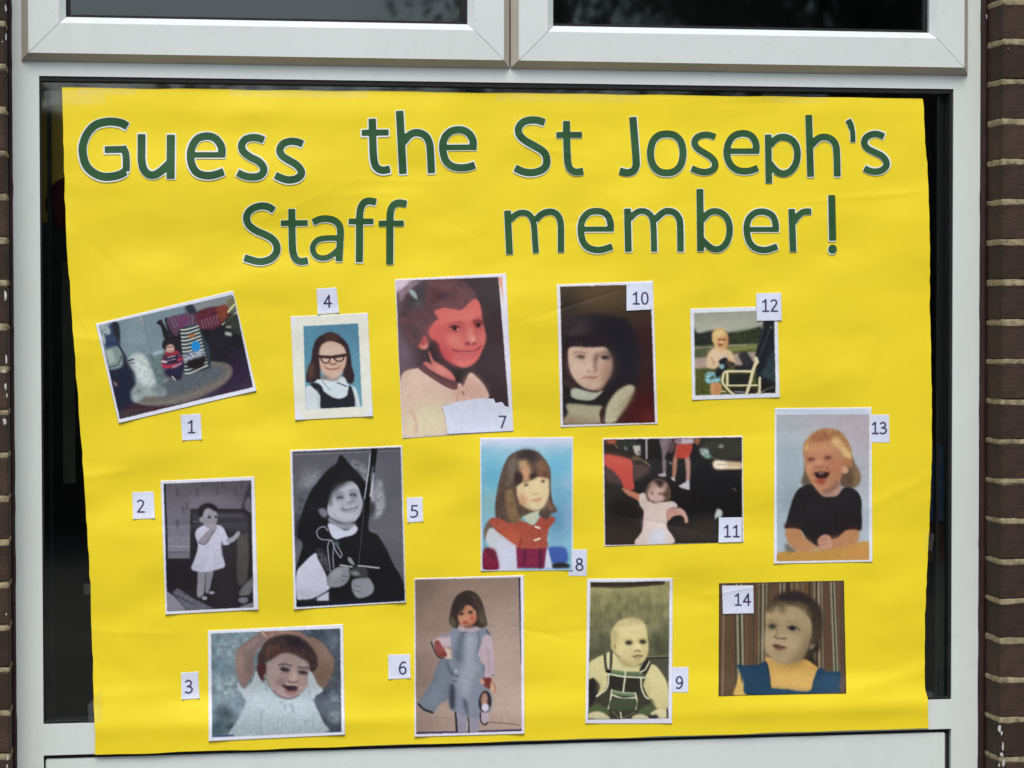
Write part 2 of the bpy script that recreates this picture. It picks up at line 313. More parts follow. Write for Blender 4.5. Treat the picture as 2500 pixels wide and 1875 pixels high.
def seg_dist(X, Y, P):
    D = np.full(X.shape, 1e9)
    for (x0, y0), (x1, y1) in zip(P[:-1], P[1:]):
        dx, dy = x1 - x0, y1 - y0; L = dx * dx + dy * dy + 1e-9
        t = np.clip(((X - x0) * dx + (Y - y0) * dy) / L, 0, 1)
        D = np.minimum(D, np.hypot(X - x0 - t * dx, Y - y0 - t * dy))
    return D
def vnoise(shape, fx, fy, rng):
    h, w = shape; gy, gx = int(h / fy) + 3, int(w / fx) + 3; G = rng.random((gy, gx)) * 2 - 1
    y = np.arange(h) / fy; x = np.arange(w) / fx; iy = y.astype(int); ix = x.astype(int)
    fy_ = (y - iy)[:, None]; fx_ = (x - ix)[None]; fy_ = fy_ * fy_ * (3 - 2 * fy_); fx_ = fx_ * fx_ * (3 - 2 * fx_)
    A = G[iy][:, ix]; B = G[iy][:, ix + 1]; C = G[iy + 1][:, ix]; D = G[iy + 1][:, ix + 1]
    return (A * (1 - fx_) + B * fx_) * (1 - fy_) + (C * (1 - fx_) + D * fx_) * fy_
class Pic:
    """a printed sheet: ox, oy, sc turn drawing units into print units; quad = its four corners (TL TR BR BL)"""
    def __init__(s, ox, oy, sc, quad, paper='e4e6f2', res=1.0):
        s.o = np.array([ox, oy]); s.sc = sc; s.quad = s.T(quad); s.res = res
        lo = s.quad.min(0) - 2; hi = s.quad.max(0) + 2; s.lo = lo; s.w, s.h = [int(math.ceil(v * res)) for v in (hi - lo)]
        s.X, s.Y = np.meshgrid(lo[0] + (np.arange(s.w) + .5) / res, lo[1] + (np.arange(s.h) + .5) / res)
        s.im = np.ones((s.h, s.w, 3)) * hx(paper); s.c = np.ones((s.h, s.w)); s.rng = np.random.default_rng(int(ox * 7 + oy))
    def T(s, p): return np.array(p, float).reshape(-1, 2) / s.sc + s.o
    def pm(s, V, b):
        m = np.zeros(s.X.shape); x, y = V[:, 0], V[:, 1]; x2, y2 = np.roll(x, -1), np.roll(y, -1)
        pad = 3 * b + 2
        c0 = max(0, int((x.min() - pad - s.lo[0]) * s.res)); c1 = min(s.w, int((x.max() + pad - s.lo[0]) * s.res) + 1)
        r0 = max(0, int((y.min() - pad - s.lo[1]) * s.res)); r1 = min(s.h, int((y.max() + pad - s.lo[1]) * s.res) + 1)
        if c1 <= c0 or r1 <= r0: return m
        xs = s.X[0, c0:c1]
        for sub in (-.25, .25):
            ys = s.Y[r0:r1, 0] + sub / s.res
            for i, yy in enumerate(ys):
                k = ((y > yy) != (y2 > yy))
                if not k.any(): continue
                xi = np.sort(x[k] + (yy - y[k]) * (x2[k] - x[k]) / (y2[k] - y[k]))
                for a, b_ in zip(xi[::2], xi[1::2]):
                    m[r0 + i, c0:c1] += .5 * np.clip(np.minimum(b_ - xs, xs - a) * s.res + .5, 0, 1) * ((xs > a - 1) & (xs < b_ + 1))
        m = np.clip(m, 0, 1)
        if b > .25: m[r0:r1, c0:c1] = blur(m[r0:r1, c0:c1], b * s.res)
        return m
    def put(s, col, m, a, n=0, f=(3, 3)):
        col = hx(col); m = (m * a * s.c)[..., None]
        if n: col = np.clip(col * (1 + n * vnoise(m.shape[:2], f[0], f[1], s.rng)[..., None]), 0, 1)
        s.im = s.im * (1 - m) + col * m
    def clip(s, q=None, b=.5):
        s.c = np.ones((s.h, s.w)) if q is None else s.pm(s.T(q), b)
    def p(s, col, pts, b=1., a=1, n=0, f=(3, 3)): s.put(col, s.pm(spline(s.T(pts)), b), a, n, f)
    def q(s, col, pts, b=.4, a=1, n=0, f=(3, 3)): s.put(col, s.pm(s.T(pts), b), a, n, f)
    def e(s, col, cx, cy, rx, ry, ang=0, b=1., a=1, n=0, f=(3, 3)):
        t = np.linspace(0, 2 * math.pi, 28, endpoint=False); c, k = math.cos(math.radians(ang)), math.sin(math.radians(ang))
        x, y = rx * np.cos(t), ry * np.sin(t); s.put(col, s.pm(s.T(np.stack([cx + x * c - y * k, cy + x * k + y * c], 1)), b), a, n, f)
    def l(s, col, pts, w, b=1.2, a=1, sm=True):
        V = s.T(pts); V = spline(V, False) if sm and len(V) > 2 else V; w = w / s.sc / 2
        s.put(col, np.clip((w - seg_dist(s.X, s.Y, V)) / (b * 1.7) + .5, 0, 1), a)
    def g(s, c0, c1, x0, y0, x1, y1, a=1):
        (x0, y0), (x1, y1) = s.T([x0, y0, x1, y1]); dx, dy = x1 - x0, y1 - y0
        t = np.clip(((s.X - x0) * dx + (s.Y - y0) * dy) / (dx * dx + dy * dy), 0, 1)[..., None]
        m = (s.c * a)[..., None]; s.im = s.im * (1 - m) + (hx(c0) * (1 - t) + hx(c1) * t) * m
    def noise(s, amp, fx, fy):
        s.im = np.clip(s.im * (1 + (s.c * amp * vnoise(s.c.shape, fx, fy, s.rng))[..., None]), 0, 1)
    def sample(s, X, Y):
        fx = np.clip((X - s.lo[0]) * s.res - .5, 0, s.w - 1.001); fy = np.clip((Y - s.lo[1]) * s.res - .5, 0, s.h - 1.001)
        ix, iy = fx.astype(int), fy.astype(int); fx = (fx - ix)[..., None]; fy = (fy - iy)[..., None]; I = s.im
        return (I[iy, ix] * (1 - fx) + I[iy, ix + 1] * fx) * (1 - fy) + (I[iy + 1, ix] * (1 - fx) + I[iy + 1, ix + 1] * fx) * fy
def pic1():
    P = Pic(220, 700, 4.74, [65,430, 1655,45, 1925,1205, 330,1580], 'd9def2')
    P.clip([100,447, 1640,95, 1660,110, 1882,1160, 345,1530]); P.g('6e8189', '4a4a50', 500, 300, 1500, 900)
    P.q('6f848c', [100,440, 1100,200, 1000,760, 380,800]); P.p('7c9096', [420,420, 600,380, 640,620, 460,700], b=8, a=.7)
    P.q('8a9290', [560,345, 612,330, 625,445, 600,420], b=3); P.l('5c6f78', [612,340, 680,640, 715,760], 8)
    P.q('7b8486', [1100,225, 1640,90, 1700,260, 1400,230, 1180,300], b=2)
    P.p('1e2238', [340,760, 480,900, 700,1000, 900,1300, 1300,1400, 600,1600, 330,1560, 150,800], b=3, n=.15)
    P.p('1a1a22', [1000,500, 1300,480, 1480,400, 1660,320, 1760,560, 1880,1160, 1600,1240, 1400,900, 1050,900], b=3, n=.25)
    P.p('2a1e38', [1500,900, 1800,760, 1880,1160, 1300,1330, 1500,1150], b=10, n=.15); P.p('33203a', [1250,1320, 1600,1180, 1880,1120, 1900,1200, 900,1420], b=5, n=.2)
    P.p('47212b', [480,1370, 800,1380, 1250,1330, 1100,1400, 400,1530, 350,1500], b=5, n=.35); P.p('3a3a38', [350,1450, 700,1410, 650,1480, 350,1540], b=5, a=.7)
    # rug
    P.p('6a645e', [520,1330, 560,1200, 900,1040, 1300,880, 1500,870, 1620,910, 1650,1000, 1560,1120, 1300,1260, 1000,1360, 700,1380], b=2, n=.08)
    P.p('555d64', [700,1150, 1000,1050, 1350,930, 1530,930, 1540,1020, 1300,1150, 1000,1260, 800,1280], b=4, n=.1); P.l('7a766e', [600,1350, 900,1335, 1250,1220, 1530,1090, 1610,980], 22, a=.6)
    # armchair & left clutter
    P.p('2c3a5c', [180,520, 260,420, 330,440, 340,640, 350,740, 190,720], b=2, n=.1); P.p('8f9ca0', [105,450, 190,440, 240,520, 200,560, 130,500], b=2, n=.2)
    P.p('20242c', [250,410, 310,410, 340,480, 345,640, 300,600], b=1.5); P.p('9aa0a0', [120,560, 160,570, 180,650, 150,650], b=1)
    P.p('77898a', [170,740, 330,690, 370,800, 370,920, 230,960, 200,880], b=2); P.q('9aa8a0', [175,745, 255,722, 290,860, 225,890], b=1.5); P.l('26303a', [320,660, 420,830], 22); P.l('4c5a58', [225,930, 320,900, 360,800], 18)
    P.p('8a6a62', [265,1090, 320,1130, 290,1150], b=1.5)
    # chair shade legs / striped cloth
    P.p('1d1c22', [770,420, 820,380, 850,430, 930,580, 860,600, 820,460], b=1); P.p('1d1c22', [865,370, 900,370, 990,560, 930,570, 880,450], b=1)
    P.p('1b1820', [840,640, 880,600, 1000,560, 1050,620, 1080,760, 1000,760, 850,720], b=1)
    P.p('583a50', [890,370, 1100,310, 1240,300, 1240,420, 1060,470, 1000,570, 930,500], b=1.5)
    for i in range(7): P.l('75707c', [930+i*42,370-i*10, 980+i*34,470-i*8], 14, a=.7)
    P.q('6b3560', [1030,360, 1120,330, 1150,380, 1070,480, 1010,460], b=1.5)
    P.p('5a2430', [1240,290, 1460,230, 1600,240, 1600,340, 1460,480, 1300,490, 1240,400], b=2, n=.2)
    for i in range(6): P.l('7c6c84', [1290+i*34,390-i*12, 1310+i*34,480-i*10], 12, a=.8)
    P.p('7a3c2c', [1470,240, 1580,210, 1600,340, 1530,400, 1480,330], b=2, n=.2); P.p('6c6a4c', [1580,160, 1670,140, 1690,260, 1610,260], b=2, n=.2)
    P.l('c8cf8e', [1690,190, 1640,240, 1600,290], 24); P.l('b0b885', [1700,290, 1600,380, 1530,440], 16); P.p('30362c', [1560,380, 1700,330, 1760,560, 1600,470], b=3, n=.3)
    P.p('26303a', [1110,220, 1190,210, 1230,300, 1200,320, 1130,290], b=1.5)
    # striped chair cover
    P.q('2b3a44', [1045,480, 1240,430, 1380,700, 1400,940, 1090,1030, 1060,800], b=1)
    for i in range(13): P.l('b9bdae', [1050+i*4,500+i*42, 1130+i*3,492+i*42, 1250+i*9,455+i*38], 17, b=1)
    P.p('b06a34', [1140,560, 1210,545, 1200,580, 1150,590], b=1.5); P.p('1d1518', [1110,900, 1160,830, 1300,790, 1340,840, 1290,930, 1180,950], b=2)
    P.p('8790a0', [1080,800, 1250,720, 1330,760, 1300,800, 1150,850, 1090,870], b=2, n=.4); P.e('1482cc', 1222,690, 54,60, b=.8)
    for k in (0,1): P.l('9a9c98', [1580,[465,540][k], 1620,[465,550][k]], [22,44][k], b=3)
    # dog
    P.p('93a3a2', [440,830, 520,770, 620,780, 680,860, 740,1010, 800,1130, 880,1200, 860,1260, 640,1270, 560,1340, 490,1320, 470,1220, 530,1120, 520,1010, 450,900], b=3, n=.10, f=(5,6))
    P.p('bcc8c8', [470,820, 600,800, 680,920, 760,1100, 620,1160, 540,1080, 520,950], b=6, a=.9, n=.12, f=(5,6)); P.l('3a3a44', [440,860, 500,840], 20); P.l('4a464c', [450,890, 510,880], 12); P.e('59666a', 800,1190, 70,50, b=5, a=.7); P.e('5e6e6a', 560,1210, 50,40, b=5, a=.6)
    P.p('5f7674', [690,800, 860,790, 830,1000, 870,1100, 790,1130, 730,960], b=3, n=.15); P.q('93a7b2', [720,760, 830,730, 840,770, 735,800], b=2)
    # child
    P.p('22203c', [880,960, 1080,870, 1070,1000, 1040,1080, 960,1060, 880,1020], b=2); P.p('8f8f98', [850,1090, 900,1060, 870,1110], b=1.5); P.l('b0b0b8', [950,1040, 985,1080], 16)
    P.p('5c2c4a', [830,850, 870,770, 1000,740, 1060,790, 1075,880, 1000,940, 850,950], b=1.5)
    P.p('231d34', [880,790, 990,770, 1010,870, 900,880], b=2); P.l('a898a8', [900,820, 980,800], 14); P.l('98889c', [900,855, 990,835], 10)
    P.l('c8b4b8', [835,865, 880,870], 22); P.l('b83444', [840,915, 900,925, 1000,900], 26); P.l('9a7a94', [960,930, 1050,890], 24); P.l('c02c34', [1020,850, 1060,840], 22)
    P.p('b0242a', [870,740, 920,780, 1000,740, 1010,770, 930,800, 880,790], b=1.5); P.p('1d181c', [850,700, 880,650, 950,650, 985,700, 960,690, 900,680, 870,720], b=1.5)
    P.p('c8a090', [880,690, 940,665, 975,700, 965,745, 930,765, 890,745], b=1.5); P.l('6a3c34', [885,703, 965,693], 11); P.l('a04038', [915,745, 945,742], 8)
    P.noise(.03, 2.5, 2.5); P.clip(); return P
def pic2():
    P = Pic(380, 1150, 4.607, [55,110, 1110,62, 1155,1560, 112,1615], 'd8dcec')
    P.clip([88,142, 1075,103, 1100,1532, 130,1578]); P.g('524f57', '6b6a76', 500, 120, 300, 700)
    P.p('6f6d78', [380,300, 700,250, 950,330, 940,420, 650,420, 400,420], b=10, a=.7)
    for x, y in ((240,240),(465,250),(690,230),(900,230),(310,450),(240,600),(750,140),(530,150),(960,150),(350,400)): P.l('44424c', [x,y-40, x+6,y+30], 26, b=3, a=.7)
    P.q('35333b', [960,420, 1045,140, 1080,140, 1080,300, 1060,480], b=2); P.p('5e5c68', [1000,360, 1060,290, 1070,460, 1020,450], b=2)
    P.q('232127', [392,425, 1000,425, 1075,480, 1090,1000, 1105,1540, 130,1580, 118,980, 385,980], b=1)
    P.q('39383e', [415,470, 980,470, 1040,500, 1040,700, 415,600], b=4); P.l('55545c', [420,570, 700,575], 16); P.l('47464c', [700,500, 960,500], 40, b=4)
    P.q('75747f', [120,740, 385,740, 380,905, 120,905], b=1); P.l('8e8d98', [120,850, 380,850], 12); P.l('4c4b54', [120,912, 380,912], 10); P.q('6a6974', [120,920, 380,920, 375,975, 120,985], b=1)
    P.l('1b2030', [100,150, 125,800, 125,1300], 22)
    P.q('2a282e', [640,830, 920,830, 900,1530, 660,1520], b=6); P.p('4a4746', [930,740, 1060,720, 1060,1000, 1020,1240, 920,1260, 915,900], b=2, n=.1); P.p('26201e', [1040,740, 1080,740, 1095,1200, 1040,1230, 1050,950], b=2)
    P.p('66666a', [940,1400, 970,1310, 1060,1220, 1095,1190, 1100,1300, 1040,1400], b=2, n=.1); P.e('70707a', 985,1450, 55,38, b=1.5); P.l('1d1b20', [930,1415, 1040,1405], 14)
    P.q('7d7c88', [125,1350, 200,1400, 350,1565, 130,1580], b=1); P.q('5d5d68', [190,1370, 245,1315, 400,1420, 670,1555, 350,1568], b=1.5, n=.15); P.l('3b3c48', [230,1400, 330,1450, 420,1500], 18, b=2, a=.8); P.p('777682', [920,1540, 1100,1480, 1100,1530], b=1.5)
    # child
    P.p('85858f', [480,1120, 570,1120, 560,1240, 535,1400, 500,1425, 465,1390, 470,1250], b=1.2); P.p('7b7b86', [580,1120, 650,1120, 630,1230, 600,1350, 560,1370, 555,1260], b=1.2); P.l('4e4e58', [560,1150, 550,1350], 14, b=2, a=.7)
    P.e('90909c', 625,1368, 38,18, b=1); P.e('92929e', 550,1430, 30,22, b=1); P.l('2a2a30', [510,1420, 530,1400], 10); P.l('2a2a30', [590,1385, 610,1355], 8)
    P.p('b4b5cb', [520,620, 600,600, 740,620, 800,720, 830,820, 760,830, 745,780, 740,900, 780,1060, 720,1100, 580,1135, 470,1130, 400,1095, 450,960, 475,830, 445,730, 460,660], b=1.2)
    P.l('8f90a4', [740,820, 750,980], 12, b=3, a=.7); P.l('9a9bb0', [600,830, 560,1000, 520,1100], 20, b=6, a=.5); P.l('9a9bb0', [660,900, 680,1080], 20, b=6, a=.4); P.p('c2c4d8', [560,900, 640,860, 640,1080, 540,1080], b=8, a=.5)
    P.p('8d8e9a', [800,760, 860,740, 920,680, 950,690, 940,730, 870,800, 810,810], b=1.2)
    P.p('86828e', [520,740, 620,640, 670,610, 690,640, 640,720, 570,820, 500,820, 480,790], b=1.2); P.l('4e4a54', [480,805, 560,820, 670,650], 10, a=.8)
    P.e('88888f', 605,520, 92,110, 10, b=1.2); P.e('8a8890', 515,545, 24,30, b=1); P.e('9a9aa6', 570,470, 50,45, b=6, a=.6)
    P.p('1d1a1f', [480,500, 475,430, 520,380, 610,360, 680,400, 692,440, 660,450, 630,430, 590,415, 545,440, 530,500, 510,520, 500,510], b=1.5)
    P.e('2a282e', 605,520, 18,14, b=1); P.e('2a282e', 678,515, 14,14, b=1); P.l('5c5860', [585,492, 620,488], 7, a=.7); P.e('928e98', 650,580, 30,24, b=3); P.p('8c8892', [600,640, 650,600, 690,610, 680,650, 620,680], b=1.5); P.l('4e4a54', [560,620, 600,635], 10, b=2, a=.6)
    P.noise(.03, 2.5, 2.5); P.clip(); return P
def pic3():
    P = Pic(490, 1510, 5.351, [95,160, 1860,75, 1885,1520, 105,1605], 'dde2f2')
    P.clip([135,195, 1822,130, 1840,1482, 150,1552]); P.g('6c818b', '454e5a', 500, 500, 1500, 500)
    for x, y, rx, ry, c in ((350,380,160,120,'86989f'),(650,330,160,100,'7f9299'),(250,850,110,120,'869aa2'),(350,900,120,160,'85969c'),(250,620,90,50,'546a74'),(300,1230,130,90,'2d363e'),(220,1420,110,130,'3a4a52'),(400,1420,80,70,'2c3439'),(1720,1050,110,90,'6a7680'),(1740,1270,100,90,'76848a'),(1740,300,80,110,'59636f'),(1500,200,130,60,'3c4554'),(1620,950,80,90,'33384a'),(1600,1350,60,160,'3a4146'),(1760,800,60,150,'474f55'),(200,300,70,70,'5b7079'),(480,1130,110,60,'6e828b')):
        P.e(c, x, y, rx, ry, 20, b=8, a=.85, n=.2, f=(9,7))
    P.noise(.1, 14, 12)
    P.p('7a6865', [460,480, 480,400, 560,330, 740,200, 800,165, 1000,160, 960,240, 860,290, 770,390, 690,500, 700,640, 690,720, 620,840, 560,915, 510,850, 470,700], b=1.5)
    P.p('967c70', [465,480, 520,400, 560,480, 550,650, 540,820, 510,800, 475,650], b=6, a=.7); P.p('65534f', [620,480, 700,430, 680,520, 690,680, 620,780], b=6, a=.5); P.l('8e807e', [600,380, 740,280], 50, b=6, a=.5)
    P.p('8a6a60', [800,170, 1000,160, 1250,165, 1340,200, 1420,290, 1380,300, 1250,230, 950,230, 870,270, 820,220], b=1.5, n=.15); P.l('a8806e', [1040,185, 1180,180], 26, b=2, a=.7); P.l('a8948c', [810,190, 850,230], 24, b=2)
    P.p('7a6459', [1380,260, 1480,250, 1600,330, 1700,460, 1745,560, 1700,760, 1590,925, 1520,850, 1440,680, 1500,560, 1420,380], b=1.5); P.p('6c5848', [1540,600, 1700,600, 1700,760, 1590,920, 1500,760], b=7, a=.8); P.p('8e7264', [1540,320, 1660,440, 1700,560, 1640,540, 1560,420], b=6, a=.6)
    P.p('a0adb2', [485,820, 560,920, 680,810, 720,690, 790,780, 860,820, 860,900, 820,960, 600,1060, 530,970, 490,940], b=1.5); P.p('a6b4ba', [1395,700, 1450,700, 1520,850, 1600,940, 1500,1010, 1480,1060, 1400,960], b=1.5)
    P.p('9babb3', [830,820, 880,880, 1000,1020, 1130,1060, 1270,1020, 1400,870, 1440,1000, 1520,1180, 1600,1350, 1660,1500, 1200,1600, 410,1560, 480,1330, 580,1130, 590,1060, 700,960], b=1.5, n=.05)
    P.p('aabac2', [700,1000, 860,930, 1000,1050, 1400,1040, 1450,1200, 1100,1260, 640,1180], b=9, a=.7)
    for x, y0, y1, c in ((800,1200,1500,'7f8f95'),(1110,1130,1190,'6f7f88'),(1190,1120,1160,'77868e'),(1215,1150,1220,'6a7a84'),(1060,1080,1120,'84929a'),(1010,1300,1450,'8b9a9f'),(1230,1300,1500,'8b979b'),(1380,1330,1430,'858e92'),(1480,1330,1430,'7f8a90'),(900,1340,1440,'93a1a6'),(860,840,930,'7c8a90'),(700,900,960,'84939a'),(1130,1300,1400,'8f9da2'),(1430,940,1000,'7e8c94')):
        P.l(c, [x,y0, x-12,(y0+y1)/2, x-4,y1], 15, b=3, a=.8)
    for i in range(14): P.e('b4c2c6', 800+i*55, 1360+(i*37)%110, 24, 40, b=4, a=.5)
    P.p('3a2c2b', [740,600, 760,460, 830,330, 930,250, 1100,215, 1270,240, 1420,340, 1510,480, 1530,620, 1460,700, 1400,640, 1300,540, 860,560, 850,700, 830,800, 780,780, 745,680], b=2, n=.2, f=(3,6))
    P.p('1c1a22', [1100,230, 1300,280, 1400,400, 1400,500, 1200,440, 1150,330], b=7, a=.85)
    P.p('65483c', [850,380, 950,350, 1050,400, 1000,480, 900,540, 860,540], b=5, a=.7, n=.3, f=(3,7)); P.p('4a2226', [740,620, 840,590, 860,700, 810,790, 850,850, 790,800], b=2)
    P.p('988581', [870,600, 960,510, 1080,450, 1200,460, 1310,520, 1400,560, 1420,680, 1395,800, 1390,880, 1280,1000, 1140,1050, 1020,1010, 920,920, 870,800], b=2)
    P.p('9a8884', [890,680, 980,640, 1020,760, 960,860, 900,800], b=8, a=.7); P.e('8a7b74', 1180,520, 140,50, b=8, a=.7); P.p('a08078', [1240,720, 1360,740, 1380,860, 1300,960, 1240,860], b=8, a=.6); P.e('8a8074', 840,750, 14,30, 30)
    P.p('46302c', [860,560, 960,500, 1060,440, 1200,445, 1330,500, 1440,600, 1440,480, 1300,380, 1000,380, 870,450], b=5, a=.8, n=.25, f=(3,8))
    P.l('4a3a3c', [1020,605, 1100,595, 1190,620], 20, b=2.5, a=.85); P.e('241e24', 1100,665, 66,28, 10, b=2.5); P.e('9a9694', 1110,648, 12,6, b=1.5); P.l('6a5452', [1040,715, 1160,718], 10, b=3, a=.6)
    P.l('42343a', [1280,640, 1400,650], 22, b=4, a=.8); P.e('2c2126', 1335,705, 66,24, 8, b=2.5)
    P.p('b09c8c', [1170,760, 1210,690, 1245,720, 1250,800, 1210,825, 1170,800], b=4); P.l('5c4240', [1150,825, 1210,838, 1270,820], 12, b=3)
    P.p('6a4a4c', [1040,790, 1110,800, 1060,860, 1010,850], b=5, a=.6)
    P.p('2e1e24', [1060,862, 1150,880, 1260,890, 1240,960, 1150,960, 1090,910], b=2); P.l('ae9a92', [1120,858, 1250,862], 14, b=2); P.p('8a5c5e', [1080,930, 1150,950, 1250,940, 1220,1000, 1120,985], b=3); P.e('a09088', 1080,930, 36,22, 30, b=3, a=.8)
    P.l('5a4648', [960,950, 1060,1020, 1160,1045, 1270,1010], 14, b=4, a=.6)
    P.l('263a74', [150,1545, 420,1530], 26, b=2, a=.8); P.l('2c3c7a', [1640,1480, 1840,1470], 16, b=2, a=.6)
    P.noise(.05, 3, 3); P.clip(); return P
def pic4():
    P = Pic(690, 690, 4.74, [92,392, 985,350, 1045,1548, 145,1592], 'dcdfee')
    P.p('dde0cc', [150,430, 950,395, 990,1490, 210,1530], b=2, a=.9); P.clip([240,505, 875,470, 920,1432, 268,1468]); P.g('4c7c96', '5f98ac', 560, 480, 500, 1300)
    P.p('5289a2', [240,500, 400,500, 340,900, 260,1100], b=8, a=.6)
    P.p('332227', [395,650, 500,585, 580,575, 700,650, 770,760, 800,960, 830,1080, 800,1170, 700,1120, 680,1000, 450,1000, 440,1130, 380,1150, 280,1150, 280,1030, 330,900, 350,760], b=1.3, n=.15, f=(3,7))
    P.p('56382e', [500,600, 640,600, 650,660, 560,680, 480,680], b=4, a=.6); P.p('5a4636', [300,960, 350,940, 360,1080, 300,1110], b=4, a=.8)
    P.p('c8d6dc', [270,1220, 330,1190, 400,1130, 520,1110, 700,1090, 760,1180, 850,1230, 895,1430, 850,1440, 300,1475, 265,1460], b=1.2)
    P.p('8a6a58', [450,1060, 560,1130, 690,1060, 650,1110, 560,1150, 470,1120], b=3); P.p('c8dae0', [390,1130, 480,1130, 620,1140, 740,1170, 760,1290, 680,1330, 560,1310, 480,1240], b=1)
    P.p('21222c', [320,1180, 390,1160, 450,1200, 490,1270, 620,1340, 730,1320, 760,1240, 770,1190, 810,1240, 830,1440, 600,1460, 445,1455, 430,1300], b=1.2)
    P.q('21222c', [440,1440, 830,1420, 830,1440, 445,1457], b=.6); P.l('4a6a70', [455,1130, 500,1190, 550,1240], 9, a=.8); P.l('2c3840', [640,1160, 740,1200], 12); P.l('98a6ac', [405,1240, 415,1460], 12, b=2, a=.7); P.l('98a6ac', [830,1300, 850,1430], 12, b=2, a=.7); P.e('8a9494', 628,1160, 12,10)
    P.p('c4a28e', [425,860, 440,740, 500,690, 580,680, 680,720, 730,800, 735,920, 700,1020, 640,1090, 570,1110, 500,1080, 440,1000], b=1.3)
    P.p('cbb4a4', [450,780, 560,720, 700,780, 700,810, 450,830], b=6, a=.7); P.p('c8b4a4', [470,1020, 560,1060, 660,1030, 640,1080, 560,1100, 500,1080], b=4, a=.4); P.p('6a4a40', [490,1070, 570,1120, 650,1090, 600,1130, 540,1130], b=3, a=.8)
    P.p('33221f', [425,840, 560,845, 730,820, 735,850, 600,875, 430,870], b=.8); P.l('2a1a1c', [440,860, 460,910, 500,930, 540,910, 550,860], 16); P.l('2a1a1c', [590,860, 610,895, 660,910, 700,890, 715,845], 16)
    P.e('463434', 495,868, 34,10, b=1.5); P.e('463434', 650,858, 34,10, b=1.5); P.e('c8aa98', 495,903, 34,14, b=2); P.e('c8a090', 655,888, 30,12, b=2); P.l('7a4a40', [545,935, 580,945, 620,935], 14, b=2); P.l('8a4a3e', [500,985, 560,1003, 650,990], 13, b=1.5); P.e('a86c5c', 480,975, 22,20, b=4, a=.7); P.e('a86c5c', 660,975, 22,20, b=4, a=.7)
    P.noise(.02, 2.5, 2.5); P.clip(); return P
